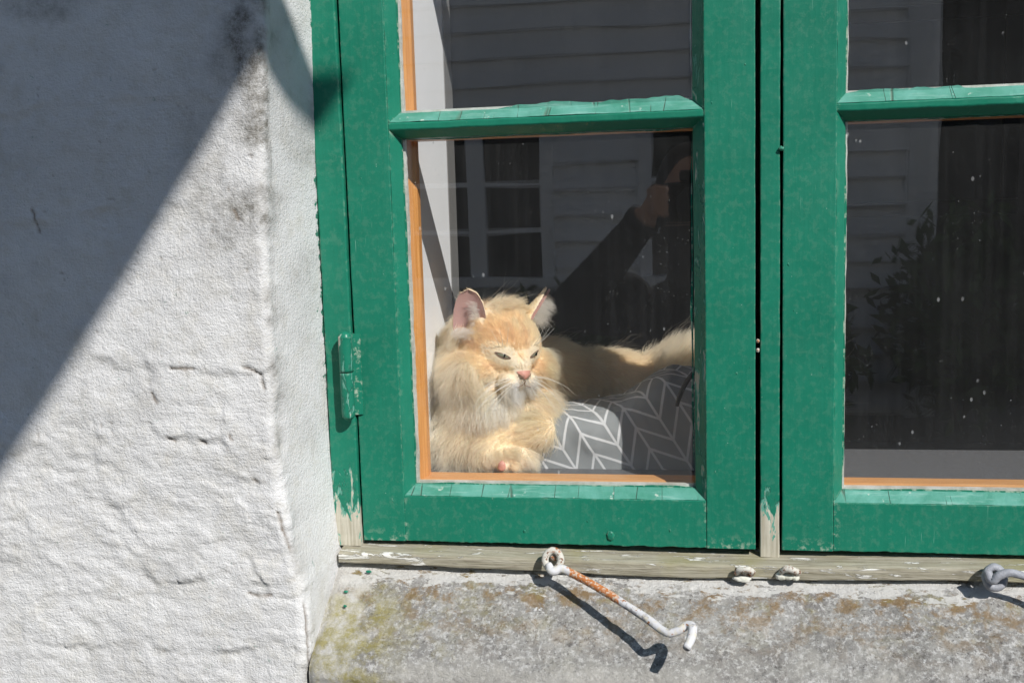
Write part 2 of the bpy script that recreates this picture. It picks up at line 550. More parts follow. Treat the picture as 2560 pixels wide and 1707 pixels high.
M['white_wood'] = plain('white_painted_board', (.93, .94, .96), .5, .03, 12, .0003)
M['grey_strip'] = plain('grey_strip_tone', (.19, .185, .18), .6, .1, 20, .0003)  # even darker grey for the narrow strip that ends the white board
M['sill_grey'] = plain('grey_painted_sill', (.13, .13, .135), .55, .25, 160, .0004)
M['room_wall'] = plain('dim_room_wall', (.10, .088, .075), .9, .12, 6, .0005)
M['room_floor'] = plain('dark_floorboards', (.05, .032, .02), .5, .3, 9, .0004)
M['dark_wood'] = plain('dark_wood', (.03, .022, .016), .45, .3, 20, .0003)
M['picture'] = plain('faded_print', (.10, .11, .10), .7, .5, 5, .0002)

# ------------------------------------------------------------------ ground
def ground_mat():
    k = MB('street_paving')
    d = k.vor(7, 'DISTANCE_TO_EDGE', rand=.55)
    c = k.mix(k.range(k.noise(3, 4), .3, .7), (.085, .083, .08), (.14, .137, .132))
    c = k.mix(k.range(d, .01, .06, 1, 0), c, (.08, .075, .065))
    return k.fin(c, .85, k.bump(k.range(d, 0, .1), .02, .6), .2)
g = mesh_obj('street', [(-150, -150, GROUND), (150, -150, GROUND), (150, 150, GROUND), (-150, 150, GROUND)], [(0, 1, 2, 3)], ground_mat())
tag(g, 'grey paved street between the two houses', 'street', kind='structure')

# ------------------------------------------------------------------ the plastered house wall round the window
WY = -.12                                   # face of the wall, the sash face is Y = 0
XA = [(-1.5, -.425), (-.62, -.418), (-.448, -.4125), (-.40, -.4135), (-.375, -.419), (-.34, -.428), (-.294, -.433), (-.14, -.435), (.0128, -.4338), (.149, -.4277), (.2132, -.424), (.6, -.424), (5.0, -.424)]
XR = [(-1.5, -.412), (-.40, -.4115), (-.258, -.4165), (.012, -.4155), (.233, -.411), (5.0, -.411)]
def interp(tab, z):
    t = np.array(tab); return np.interp(z, t[:, 0], t[:, 1])

def spaced(lo, hi, fine_lo, fine_hi, step, grow=1.25):
    a = list(np.arange(fine_lo, fine_hi + step / 2, step))
    s = step
    while a[-1] < hi: s *= grow; a.append(min(a[-1] + s, hi))
    s = step; b = [a[0]]
    while b[-1] > lo: s *= grow; b.append(max(b[-1] - s, lo))
    return np.array(b[:0:-1] + a)

# relief lines seen in the plaster: ledges (upper edge proud) and open cracks, (x,z) on the wall face
LEDGES = [([(-.90, -.150), (-.749, -.153), (-.671, -.151), (-.58, -.157), (-.52, -.16), (-.447, -.163)], .0022),
          ([(-.577, -.157), (-.574, -.186), (-.572, -.214), (-.564, -.235), (-.521, -.239), (-.452, -.243)], .0030),
          ([(-.66, -.310), (-.521, -.312), (-.476, -.314), (-.442, -.317)], .0026),
          ([(-.48, -.256), (-.453, -.258)], .0026), ([(-.479, -.277), (-.462, -.280)], .0028), ([(-.476, -.291), (-.459, -.293)], .0022),
          ([(-.487, -.225), (-.487, -.300)], .0026),
          ([(-.552, -.394), (-.512, -.397), (-.462, -.402), (-.43, -.404)], .0030),
          ([(-.70, -.473), (-.62, -.471), (-.558, -.474), (-.507, -.477), (-.44, -.47)], .0032),
          ([(-.86, -.372), (-.771, -.375), (-.70, -.383)], .0024), ([(-.60, -.375), (-.583, -.405), (-.569, -.419), (-.565, -.445)], .0030),
          ([(-.80, .105), (-.70, .112), (-.60, .124), (-.50, .118)], .0022), ([(-.84, -.02), (-.70, -.005), (-.56, .012), (-.47, .004)], .0022),
          ([(-.64, -.24), (-.632, -.30), (-.60, -.34)], .0020), ([(-.475, .05), (-.47, -.03), (-.465, -.10)], .0018),
          ([(-.80, -.255), (-.70, -.25), (-.60, -.262)], .0018), ([(-.50, -.345), (-.47, -.36), (-.455, -.39)], .0022)]
CRACKS = [([(-.547, -.160), (-.523, -.1605)], .0022), ([(-.466, -.159), (-.454, -.162), (-.448, -.168), (-.445, -.182)], .0026),
          ([(-.438, -.316), (-.433, -.333), (-.424, -.358)], .0026), ([(-.475, -.407), (-.463, -.410), (-.452, -.409)], .0024),
          ([(-.411, -.418), (-.410, -.440), (-.4095, -.473), (-.404, -.51), (-.408, -.56)], .0030), ([(-.556, -.235), (-.549, -.238)], .0020),
          ([(-.487, -.2335), (-.484, -.238)], .0020), ([(-.57, -.187), (-.566, -.196)], .0018), ([(-.519, -.240), (-.514, -.2405)], .0022),
          ([(-.465, .006), (-.461, -.004)], .0016), ([(-.694, .012), (-.690, -.004), (-.689, -.012)], .0016), ([(-.463, -.280), (-.459, -.283)], .0018)]

def seg_dist(X, Z, pts):
    """distance to a polyline, and signed side (above +)"""
    best = np.full(X.shape, 9.); side = np.zeros(X.shape)
    for (x0, z0), (x1, z1) in zip(pts[:-1], pts[1:]):
        dx, dz = x1 - x0, z1 - z0
        L2 = dx * dx + dz * dz
        t = np.clip(((X - x0) * dx + (Z - z0) * dz) / L2, 0, 1)
        ex, ez = X - x0 - t * dx, Z - z0 - t * dz
        d = np.hypot(ex, ez)
        sgn = np.sign(dx * ez - dz * ex)
        m = d < best
        best = np.where(m, d, best); side = np.where(m, sgn, side)
    return best, side

def wall_relief(X, Z):
    """height of the plaster above the mean face, and crack mask"""
    jx = X + .012 * fbm(X * 30, Z * 30, 3); jz = Z + .012 * fbm(X * 30, Z * 30, 9)
    h = .0050 * fbm(X * 5, Z * 6, 21, 3) + .0009 * fbm(X * 21, Z * 28, 5, 3) + .0006 * fbm(X * 110, Z * 130, 31, 3)
    rough = sm(-.12, -.30, Z)
    h = h + rough * (.0010 * fbm(X * 20, Z * 34, 41, 2) + .0007 * fbm(X * 60, Z * 160, 43, 2))
    crack = np.zeros_like(X)
    for pts, a in LEDGES:
        d, s = seg_dist(jx, jz, pts)
        h = h + .75 * a * np.exp(-d / .014) * np.clip(s * d / .0045, -1, 1) * sm(-.28, .30, fbm(X * 26, Z * 26, 17, 3))
    for pts, a in CRACKS:
        d, s = seg_dist(X + .002 * fbm(X * 160, Z * 160, 3), Z + .002 * fbm(X * 160, Z * 160, 8), pts)
        w = np.exp(-(d / .0016) ** 2)
        h = h - a * w
        crack = np.maximum(crack, w * .85)
    # thin coats of limewash that end in low, broken edges
    for sc, sd, am, th in ((9, 301, .0008, .02), (15, 311, .0006, -.08), (26, 321, .0005, .10), (7, 331, .0009, -.18)):
        nz_ = fbm(X * sc, Z * sc * 1.5, sd, 6)
        h = h + am * sm(th, th + .035, nz_) * (.35 + .65 * rough)
    # small pits
    p = vn(X * 300, Z * 300, 77) + .5 * vn(X * 90, Z * 90, 71)
    pit = sm(.56, .66, p)
    h = h - .0012 * pit
    return h, np.clip(crack + .4 * pit, 0, 1)

house = thing('plastered_house_wall', 'rough whitewashed plaster house wall around the green window', 'wall', (-.7, WY, GROUND))

def side_wall(sgn, cx, fine):
    """wall face + rounded arris + window reveal on one side; sgn -1: left of the window"""
    zz = spaced(GROUND, 5.0, -.60, .30, .0022 if fine else .02)
    dd = spaced(0, 7.0, .004, .43 if fine else .2, .0022 if fine else .02)
    r = .011
    nar = 7
    ry = np.arange(WY + r, .020, .0026 if fine else .02)
    n1 = len(dd)
    nc = n1 + nar + len(ry)
    Zg = np.repeat(zz[:, None], nc, 1)
    P = np.zeros((len(zz), nc, 3)); N = np.zeros_like(P)
    xa = interp(XA, zz)[:, None]; xr = interp(XR, zz)[:, None]
    if not fine: xa = np.full_like(xa, -.424); xr = np.full_like(xr, -.411)
    xa_s, xr_s = xa.copy(), xr.copy()
    if fine:
        xa = xa + (.0035 * fbm(zz * 22, zz * 0, 51, 3) * sm(-.05, -.2, zz) + .0012 * fbm(zz * 80, zz * 0, 52, 3))[:, None]
        xr = xr + (.0030 * fbm(zz * 45, zz * 0, 53, 4))[:, None]
    d = dd[::-1][None, :]
    P[:, :n1, 0] = xa - r - d + .0
    P[:, :n1, 1] = WY
    N[:, :n1, 1] = -1
    ang = np.linspace(0, math.pi / 2, nar + 2)[1:-1][None, :]
    P[:, n1:n1 + nar, 0] = xa - r + r * np.sin(ang)
    P[:, n1:n1 + nar, 1] = WY + r - r * np.cos(ang)
    N[:, n1:n1 + nar, 0] = np.sin(ang); N[:, n1:n1 + nar, 1] = -np.cos(ang)
    t = ((ry - ry[0]) / (ry[-1] - ry[0]))[None, :]
    P[:, n1 + nar:, 0] = xa_s * (1 - t) + xr_s * t + (xa - xa_s) * np.exp(-t * 12) + (xr - xr_s) * t ** 14
    P[:, n1 + nar:, 1] = ry[None, :]
    N[:, n1 + nar:, 0] = 1
    P[:, :, 2] = Zg
    U = P[:, :, 0] + np.maximum(P[:, :, 1] - WY, 0)          # unrolled coordinate
    h, crack = wall_relief(U, Zg)
    amp = np.ones_like(U)
    amp[:, n1 + nar:] = .10 + .90 * (1 - sm(0, .14, t))
    crk_on = np.ones_like(U); crk_on[:, n1 + nar:] = 1 - sm(0, .3, t)
    h = h * amp
    if fine:
        # plaster feathered against the timber: ragged edge
        h[:, n1 + nar:] += .0022 * t ** 8 * fbm(Zg[:, n1 + nar:] * 120, U[:, n1 + nar:] * 40, 15, 3)
    P += N * h[:, :, None]
    dirt = np.zeros_like(U)
    arr = np.exp(-((P[:, :, 0] - (xa - .010)) / .022) ** 2) * sm(-.16, .10, Zg) * (P[:, :, 1] < WY + .02) * sm(-.25, .25, fbm(U * 30, Zg * 22, 61, 4))
    dirt += .95 * arr
    dirt += .5 * np.exp(-((P[:, :, 0] + .497) / .028) ** 2 - ((Zg - .035) / .085) ** 2) * (U < -.43)
    dirt += .55 * sm(-.05, .45, fbm(U * 9, Zg * 13, 63, 5)) * sm(-.22, .05, Zg)
    dirt += .22 * sm(.1, .5, fbm(U * 14, Zg * 16, 66, 4)) * sm(-.05, -.2, Zg)
    dirt += .55 * np.exp(-((P[:, :, 0] - xa + .002) / .004) ** 2) * sm(.1, .5, fbm(Zg * 30, U * 10, 68, 3) + .3)
    sme = np.zeros_like(U); sme[:, n1 + nar:] = sm(.72, .97, t) * (.72 + 1.0 * fbm(Zg[:, n1 + nar:] * 9, Zg[:, n1 + nar:] * 0, 91, 3))
    if sgn > 0:
        P[:, :, 0] = cx * 2 - P[:, :, 0]
    return grid_obj('plaster', P, M['plaster'], house, {'dirt': np.clip(dirt, 0, 1), 'crack': np.clip(crack * crk_on, 0, 1), 'smear': sme}, flip=sgn < 0)

WCX = .2322                                  # middle of the window
side_wall(-1, WCX, True)
side_wall(1, WCX, False)
def flat_wall(x0, x1, z0, z1, step):
    xs = np.arange(x0, x1 + step, step); zs = np.arange(z0, z1 + step, step)
    X, Z = np.meshgrid(xs, zs)
    h, cr = wall_relief(X, Z)
    P = np.stack([X, WY - h, Z], -1)
    return grid_obj('plaster', P, M['plaster'], house, {'dirt': .3 * sm(.1, .5, fbm(X * 9, Z * 9, 4)), 'crack': cr * 0}, flip=False)
flat_wall(-.43, .90, GROUND, -.585, .012)
flat_wall(-.43, .90, 1.06, 5.0, .03)
loft('lintel_soffit', [(-.45, WY - .004, 1.04), (-.45, .03, 1.04), (-.45, .03, 1.08), (-.45, WY - .004, 1.08)],
     [(.92, WY - .004, 1.04), (.92, .03, 1.04), (.92, .03, 1.08), (.92, WY - .004, 1.08)], M['plaster'], house, 30, .001)

# ------------------------------------------------------------------ stone sill
sill = thing('stone_sill', 'broad grey lichen-spotted stone sill sloping out below the green window', 'sill', (0, -.06, -.60))
xs = np.arange(-.4125, .90, .0022)
prof = []
for t in np.linspace(0, 1, 60):                         # sloping top
    prof.append((.0 - .108 * t, -.405 - .066 * t - .004 * t * t, (0, -.52, .85)))
for t in np.linspace(0, 1, 14)[1:]:                      # rounded nose
    a = t * math.radians(56)
    prof.append((-.108 - .022 * math.sin(a), -.475 - .028 * (1 - math.cos(a)) * .8 - .012 * t, (0, -.52 - .48 * t, .85 * (1 - t))))
y1, z1 = prof[-1][0], prof[-1][1]
for t in np.linspace(0, 1, 46)[1:]:
    prof.append((y1 + .004 * t, z1 - .105 * t, (0, -1, 0)))
prof = prof[::-1]
pr = np.array([(p[0], p[1]) for p in prof]); nn = np.array([p[2] for p in prof])
X = np.repeat(xs[None, :], len(pr), 0)
Sg = np.repeat(np.cumsum(np.r_[0, np.hypot(*np.diff(pr, axis=0).T)])[:, None], len(xs), 1)
P = np.stack([X, np.repeat(pr[:, :1], len(xs), 1), np.repeat(pr[:, 1:], len(xs), 1)], -1)
h = .006 * fbm(X * 9, Sg * 11, 101, 4) + .0026 * fbm(X * 45, Sg * 50, 104, 4) + .0010 * fbm(X * 160, Sg * 160, 107, 3)
pit = sm(.42, .6, vn(X * 120, Sg * 120, 110) + .6 * vn(X * 40, Sg * 40, 111))
h = h - .0016 * pit - .0040 * np.exp(-((X + .4125) / .005) ** 2)
lip = sm(.0, .05, Sg.max() - Sg)                        # stays under the timber
P += nn[:, None, :] * (h * (.35 + .65 * lip))[:, :, None]
grid_obj('stone_block', P, M['stone'], sill)
mesh_obj('stone_end', [(.8985, .0, -.405), (.8985, -.108, -.475), (.8985, -.126, -.50), (.8985, -.122, -.60), (.8985, .02, -.60)], [(0, 1, 2, 3, 4)], M['stone'], sill)

# ------------------------------------------------------------------ the window
win = thing('casement_window', 'old green painted two-leaf casement window set in the whitewashed wall', 'window', (WCX, .02, -.41))
ZB, ZT = -.3835, .985
def worn_edge(p, t):
    return p
post_z('frame_jamb', -.4175, -.3855, -.004, .055, -.3895, 1.02, M['green_jamb'], win, .002, .0007, 220, 30)
post_z('frame_jamb', .8495, .8815, -.004, .055, -.3895, 1.02, M['green_jamb'], win, .002, .0005, 60)
beam_x('frame_head', -.4175, .8815, -.004, .055, .9885, 1.045, M['green'], win, .002, .0005)
post_z('mullion', .0728, .0932, .001, .055, -.3925, .988, M['green_jamb'], win, .0014, .0005, 220, 30)
# rebates that close the joints between frame and leaf
post_z('rebate', -.3863, -.375, .030, .056, -.385, .988, M['dark_wood'], win, .001, 0, 4)
post_z('rebate', .060, .105, .030, .0562, -.385, .988, M['dark_wood'], win, .001, 0, 4)
post_z('rebate', .840, .851, .030, .056, -.385, .988, M['dark_wood'], win, .001, 0, 4)
beam_x('rebate', -.385, .849, .030, .058, -.400, -.372, M['dark_wood'], win, .001, 0, 4)
# timber sill of the frame
def sag(p, t):
    x, y, z = p
    return (x, y + .0012 * math.sin(x * 31) , z - (.0065 * math.exp(-((x - .0) / .24) ** 2) if z < -.395 else .0035 * math.exp(-((x - .0) / .24) ** 2)))
prof_x('frame_sill', -.4075, .880, [(.028, -.3868), (.0, -.3896), (-.018, -.3918), (-.0215, -.3935), (-.021, -.4045), (.028, -.412)], M['sill_wood'], win, .0015, .0009, 200, 26, shape=sag)

ROWS = [(-.3194, .0796), (.1080, .500), (.528, .920)]
def make_sash(x0, x1, gl):
    """one casement leaf; x0,x1 outer edges of the leaf"""
    sa = bpy.data.objects.new('sash', None); sa.empty_display_size = .03
    COL.objects.link(sa)
    sa.parent = win
    sa.matrix_parent_inverse = Matrix.Translation(-Vector(win.location))
    def put(o):
        o.parent = sa; o.matrix_parent_inverse = Matrix.Identity(4)
        return o
    gx0, gx1 = x0 + gl, x1 - .065             # glass edges
    c0, c1 = x0 + .0510 + (.0035 if gl > .063 else 0), gx1 + .0118         # outer edges of the splay
    put(post_z('stile', x0, c0, .0, .040, ZB, ZT, M['green'], None, .0013, .00035, 160, 22))
    put(post_z('stile', c1, x1, .0, .040, ZB, ZT, M['green'], None, .0013, .00035, 160, 22))
    def rag(p, t):
        x, y, z = p
        return (x, y, z + (.0012 * mnoise.noise(Vector((x * 60, 3.1, 0))) + .0008 * mnoise.noise(Vector((x * 210, 1.1, 0))) if z < ZB + .004 else 0))
    put(beam_x('rail', c0 + .0004, c1 - .0004, .0006, .040, ZB, -.3295, M['green'], None, .0010, .0003, 160, 22, shape=rag))
    put(beam_x('rail', c0 + .0004, c1 - .0004, .0006, .040, .934, ZT, M['green'], None, .0010, .0003, 60))
    ya, yb = .0016, .0165                     # splay from face to glass
    for i, (g0, g1) in enumerate(ROWS):
        lo = -.3295 if i == 0 else ROWS[i - 1][1] + .017
        hi = .934 if i == 2 else g1 + .009
        if i > 0: lo = g0 - .0110
        # side splays (mitred)
        for side in (0, 1):
            xo, xi = (c0, gx0) if side == 0 else (c1, gx1)
            def zs(x, y, a=g0, b=lo, xo=xo, xi=xi): return b + (a - b) * min(1, max(0, (x - xo) / (xi - xo)))
            def ze(x, y, a=g1, b=hi, xo=xo, xi=xi): return b + (a - b) * min(1, max(0, (x - xo) / (xi - xo)))
            poly = [(xo, ya), (xi, yb), (xi, yb + .012), (xo, yb + .012)]
            put(prof_z('side_putty', 0, 0, poly, M['green_edge'] if side else M['green'], None, .0006, .00045, 90, 40, zs, ze))
        # bottom splay
        def xs0(y, z, a=lo, b=g0): return c0 + (gx0 - c0) * min(1, max(0, (z - a) / (b - a)))
        def xs1(y, z, a=lo, b=g0): return c1 + (gx1 - c1) * min(1, max(0, (z - a) / (b - a)))
        put(prof_x('bottom_putty', 0, 0, [(ya + .0004, lo), (yb, g0), (yb + .012, g0), (yb + .012, lo)], M['putty'], None, .0007, .0006, 150, 46, xs0, xs1))
        if i == 2:
            put(prof_x('top_putty', c0, c1, [(ya, hi), (yb, g1), (yb + .012, g1), (yb + .012, hi)], M['green'], None))
        # the pane
        q = [(gx0 - .004, g0 - .004), (gx1 + .004, g0 - .004), (gx1 + .004, g1 + .004), (gx0 - .004, g1 + .004)]
        gp = put(loft('glass_pane', [(x, .0190, z) for x, z in q], [(x, .0220, z) for x, z in q], M['glass_clean'], None, 1, 0))
        gp.data.materials.append(M['glass'])
        for pl in gp.data.polygons:
            if pl.center.y < .0191: pl.material_index = 1
        # pale old putty showing round the inner edge of the pane
        for (a, b, c, d) in ((gx0 - .003, gx0 + .0030, g0, g1), (gx0, gx1, g0 - .003, g0 + .0028)):
            put(loft('inner_putty', [(a, .0226, c), (b, .0226, c), (b, .0290, c), (a, .0290, c)], [(a, .0226, d), (b, .0226, d), (b, .0290, d), (a, .0290, d)], M['white_putty'], None, 60, .0009, 40))
    for j in range(2):
        b0, b1 = ROWS[j][1], ROWS[j + 1][0]
        poly = [(.0165, b0), (.0022, b0 + .0085), (.0012, b0 + .0100), (.0012, b1 - .0125), (.0030, b1 - .0112), (.0165, b1 - .0125), (.038, b1 - .0125), (.038, b0)]
        put(prof_x('glazing_bar', c0, c1, poly, M['green'], None, .0008, .0006, 150, 46))
    # inner pine frame with its own pane
    px0, px1 = gx0 + .0022, gx1 + .004
    put(prof_z('pine_stile', -.346, .95, [(px0 - .026, .040), (px0 - .012, .040), (px0 + .0030, .060), (px0 + .0030, .074), (px0 - .026, .074)], M['pine'], None, .0015, .0002))
    put(prof_z('pine_stile', -.346, .95, [(px1 + .026, .042), (px1 + .012, .042), (px1 - .0005, .060), (px1 - .0005, .074), (px1 + .026, .074)], M['pine'], None, .0015, .0002))
    for z0, z1, nm in ((-.346, -.3190, 'pine_rail'), (.0790, .104, 'pine_bar'), (.502, .526, 'pine_bar'), (.923, .95, 'pine_rail')):
        put(prof_x(nm, px0 - .002, px1 + .002, [(.0425, z0), (.0425, z1 - .0105 if z0 < -.3 else z1), (.056, z1 - .0022 if z0 < -.3 else z1), (.0735, z1), (.0735, z0)], M['pine_rail'], None, .0012, .0002))
    return sa, put
sash_l, put_l = make_sash(-.383, .0675, .061)
sash_r, put_r = make_sash(.0960, .8465, .0652)
tag(sash_l, 'left window leaf with the cat behind its lower pane')

# careless brush strokes of paint carried over onto the glass
def smear(put, horiz, a, b, edge, reach, seed, mat, sgn=1):
    n = 60
    V, Fc = [], []
    for i in range(n + 1):
        t = i / n
        e = min(1, t / .12, (1 - t) / .06)
        q_ = mnoise.noise(Vector((t * 5, seed, 0))) * .5 + mnoise.noise(Vector((t * 23, seed, 3))) * .22 + .55
        d = max(.0004, reach * e * q_)
        p = a + (b - a) * t
        for w in (-.001, d * sgn):
            V.append((p, .0187, edge + w) if horiz else (edge + w, .0187, p))
    F0 = [(2 * i, 2 * i + 2, 2 * i + 3, 2 * i + 1) for i in range(n)]
    o = mesh_obj('paint_smear', V, F0, mat)
    so = o.modifiers.new('t', 'SOLIDIFY'); so.thickness = .0003; so.offset = 0
    put(o)
for (pu, gx0, gx1) in ((put_l, -.322, .0025), (put_r, .1612, .7815)):
    smear(pu, True, -.21 if gx0 < 0 else gx0, gx1 if gx0 < 0 else gx0 + .12, ROWS[1][0], .0085 if gx0 < 0 else .004, 2.2 + gx0, M['putty'])
    smear(pu, True, gx0, gx1, ROWS[0][0], .0026, 5.1 + gx0, M['green'])
    smear(pu, True, gx0, gx1, ROWS[0][1], .0028, 7.7 + gx0, M['green'], -1)
    smear(pu, False, ROWS[0][0], ROWS[0][1], gx1, .0050, 9.3 + gx0, M['green'], -1)
    smear(pu, False, ROWS[1][0], ROWS[1][1], gx1, .0028, 11.9 + gx0, M['white_putty'], -1)
    smear(pu, False, ROWS[0][0], ROWS[0][1], gx0, .0030, 13.3 + gx0, M['green'], 1)
    smear(pu, False, ROWS[1][0], ROWS[1][1], gx0, .0030, 15.1 + gx0, M['green'], 1)

# hinges: two-knuckle barrels on the left edge
def hinge(x, zc, parent, sgn):
    y = -.0165
    h = bpy.data.objects.new('hinge', None); COL.objects.link(h)
    h.parent = win; h.matrix_parent_inverse = Matrix.Translation(-Vector(win.location))
    def put(o): o.parent = h; o.matrix_parent_inverse = Matrix.Identity(4)
    R = .0080
    zt, zm, zb = zc + .052, zc + .006, zc - .050
    put(tube('upper_knuckle', [(x, y, zm + .0006), (x, y, zm + .015), (x, y, zt - .012), (x, y, zt - .006), (x + .0003, y, zt - .002), (x + .0005, y, zt)], [R, R, R * 1.02, R * 1.08, R * .86, R * .3], M['green_edge'], None, 18, .0006, 70, 5))
    put(tube('lower_knuckle', [(x, y, zm - .0006), (x, y, zm - .015), (x, y, zb + .010), (x, y, zb + .004), (x, y, zb)], [R * .98, R * .98, R * .97, R * .9, R * .35], M['green_edge'], None, 18, .0005, 70, 5))
    put(loft('leaf_plate', [(x - .002, -.0060, zb + .004), (x + .013 * sgn, -.0022, zb + .004), (x + .013 * sgn, .002, zb + .004), (x - .002, .002, zb + .004)],
             [(x - .002, -.0060, zt - .004), (x + .013 * sgn, -.0022, zt - .004), (x + .013 * sgn, .002, zt - .004), (x - .002, .002, zt - .004)], M['green'], None, 30, .0005, 50))
hinge(-.3885, -.187, win, 1)
hinge(-.3885, .70, win, 1)
hinge(.8520, -.187, win, -1)
hinge(.8520, .70, win, -1)
# blob of old paint and a nail head on the middle joint
def blob_obj(name, c, r, mat, parent):
    bm = bmesh.new(); bmesh.ops.create_icosphere(bm, subdivisions=3, radius=1)
    for v in bm.verts:
        n = mnoise.noise(v.co * 1.7 + Vector(c) * 50)
        v.co = Vector((c[0] + v.co.x * r[0] * (1 + .25 * n), c[1] + v.co.y * r[1] * (1 + .25 * n), c[2] + v.co.z * r[2] * (1 + .25 * n)))
    me = bpy.data.meshes.new(name); bm.to_mesh(me); bm.free()
    me.materials.append(mat)
    me.polygons.foreach_set('use_smooth', [True] * len(me.polygons))
    o = bpy.data.objects.new(name, me); COL.objects.link(o)
    if parent: adopt(o, parent)
    return o
blob_obj('paint_drip', (.0940, -.0008, .0525), (.0028, .003, .0026), M['green_edge'], win)
blob_obj('nail_head', (.0700, .0016, -.1515), (.0020, .003, .0022), M['eye_iron'], win)
blob_obj('nail_head', (.0700, .0016, -.1615), (.0020, .003, .0024), M['eye_iron'], win)
blob_obj('paint_drip', (-.0925, -.0006, -.3715), (.0040, .0016, .0055), M['green_edge'], win)
rr = random.Random(4)
for i in range(16):                          # drips and grit caught in the paint
    x = rr.choice([rr.uniform(-.378, -.34), rr.uniform(.02, .063), rr.uniform(.10, .14), rr.uniform(-.30, .0)])
    z = rr.uniform(-.375, -.336) if -.33 < x < .012 else rr.uniform(-.36, .20)
    s = rr.uniform(.0006, .0013)
    blob_obj('paint_drip', (x, .0004, z), (s, .0009, s * rr.uniform(1, 2)), M['green'], win)

# ------------------------------------------------------------------ inside: reveal boards, sill, dim room
def struct(o, label, cat): return tag(o, label, cat, kind='structure')
struct(post_z('reveal_lining', -.370, -.3275, .0765, .2700, -.330, .96, M['white_wood'], None, .001, .0002), 'white painted board lining the inner reveal beside the cat', 'reveal board')
struct(post_z('reveal_strip', -.370, -.3265, .2702, .3150, -.330, .96, M['grey_strip'], None, .001, .0002), 'narrow grey strip at the inner edge of the white reveal board', 'trim')
struct(post_z('reveal_lining', .7920, .835, .0765, .3150, -.330, .96, M['white_wood'], None, .001, .0002), 'white painted board lining the right inner reveal', 'reveal board')
struct(beam_x('reveal_head', -.37, .835, .0765, .3150, .955, .99, M['white_wood'], None, .001, .0002), 'white board across the top of the inner reveal', 'reveal board')
struct(beam_x('window_board', -.385, .86, .0765, .2450, -.350, -.325, M['sill_grey'], None, .003, .0003), 'grey painted window board the cat lies on', 'window board')
struct(beam_x('window_board_support', -.385, .175, .2455, .52, -.42, -.326, M['sill_grey'], None, .003, .0003), 'low ledge behind the window board under the cat', 'ledge')
RX0, RX1, RY0, RY1, RZ0, RZ1 = -2.2, 2.4, .3160, 4.2, -1.2, 1.35
def quad(name, pts, mat, label, cat):
    return struct(mesh_obj(name, pts, [(0, 1, 2, 3)], mat), label, cat)
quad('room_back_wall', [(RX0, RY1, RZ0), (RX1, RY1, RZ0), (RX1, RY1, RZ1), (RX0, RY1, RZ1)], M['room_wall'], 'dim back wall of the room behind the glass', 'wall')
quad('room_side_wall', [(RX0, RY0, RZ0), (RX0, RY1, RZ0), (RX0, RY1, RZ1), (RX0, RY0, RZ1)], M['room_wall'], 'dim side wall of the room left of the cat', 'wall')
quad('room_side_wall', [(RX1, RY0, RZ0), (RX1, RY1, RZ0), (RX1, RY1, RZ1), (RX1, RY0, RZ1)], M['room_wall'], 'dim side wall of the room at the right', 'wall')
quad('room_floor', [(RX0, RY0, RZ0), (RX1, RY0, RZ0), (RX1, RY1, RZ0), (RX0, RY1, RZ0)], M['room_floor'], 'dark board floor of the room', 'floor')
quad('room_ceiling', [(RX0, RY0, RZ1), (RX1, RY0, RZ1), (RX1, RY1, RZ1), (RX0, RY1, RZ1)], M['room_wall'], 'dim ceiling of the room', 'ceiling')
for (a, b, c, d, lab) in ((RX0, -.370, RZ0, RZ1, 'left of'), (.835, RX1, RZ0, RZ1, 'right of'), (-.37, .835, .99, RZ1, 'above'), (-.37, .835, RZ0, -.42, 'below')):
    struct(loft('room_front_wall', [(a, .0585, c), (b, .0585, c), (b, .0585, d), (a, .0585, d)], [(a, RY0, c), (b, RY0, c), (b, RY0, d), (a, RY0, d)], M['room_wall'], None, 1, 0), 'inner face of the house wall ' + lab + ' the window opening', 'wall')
# framed picture hung in the room
pic = thing('picture_frame', 'dark framed picture on the dim wall behind the right pane', 'picture', (1.06, RY1 - .03, -.10))
for (a, b, c, d) in ((.62, 1.50, -.10, -.03), (.62, 1.50, .80, .87), (.62, .69, -.03, .80), (1.43, 1.50, -.03, .80)):
    beam_x('frame_bar', a, b, RY1 - .045, RY1 - .004, c, d, M['dark_wood'], pic, .004, 0, 2)
beam_x('print', .69, 1.43, RY1 - .02, RY1 - .006, -.03, .80, M['picture'], pic, .001, 0, 2)

# ------------------------------------------------------------------ iron hook and eyes on the sill
hk = thing('hook_stay', 'rust-streaked white iron window hook hanging from an eye on the sill', 'hook', (-.153, -.03, -.389))
ang = [i * 2 * math.pi / 10 for i in range(10)]
ring = tube('screw_eye', [(-.1545 + .0088 * math.cos(a), -.033 + .0035 * math.sin(a * 1), -.3905 + .0098 * math.sin(a)) for a in ang], .0042, M['eye_iron'], hk, 10, .0006, 120, 4, True)
tube('eye_shank', [(-.1545, -.012, -.389), (-.1545, -.030, -.389)], .004, M['eye_iron'], hk, 8)
tube('hook_rod', [(-.1590, -.0400, -.3930), (-.1540, -.0460, -.3990), (-.1440, -.0440, -.3965), (-.1300, -.0500, -.4000), (-.0970, -.0720, -.4090), (-.0500, -.1080, -.4235), (-.0330, -.1230, -.4300), (-.0240, -.1290, -.4305), (-.0150, -.1290, -.4270), (-.0070, -.1270, -.4225), (-.0020, -.1320, -.4230), (-.0030, -.1440, -.4285), (-.0075, -.1560, -.4345)],
     [.0040, .0052, .0049, .0045, .0044, .0043, .0043, .0043, .0042, .0045, .0048, .0047, .0038], M['iron'], hk, 14, .0006, 110, 5)
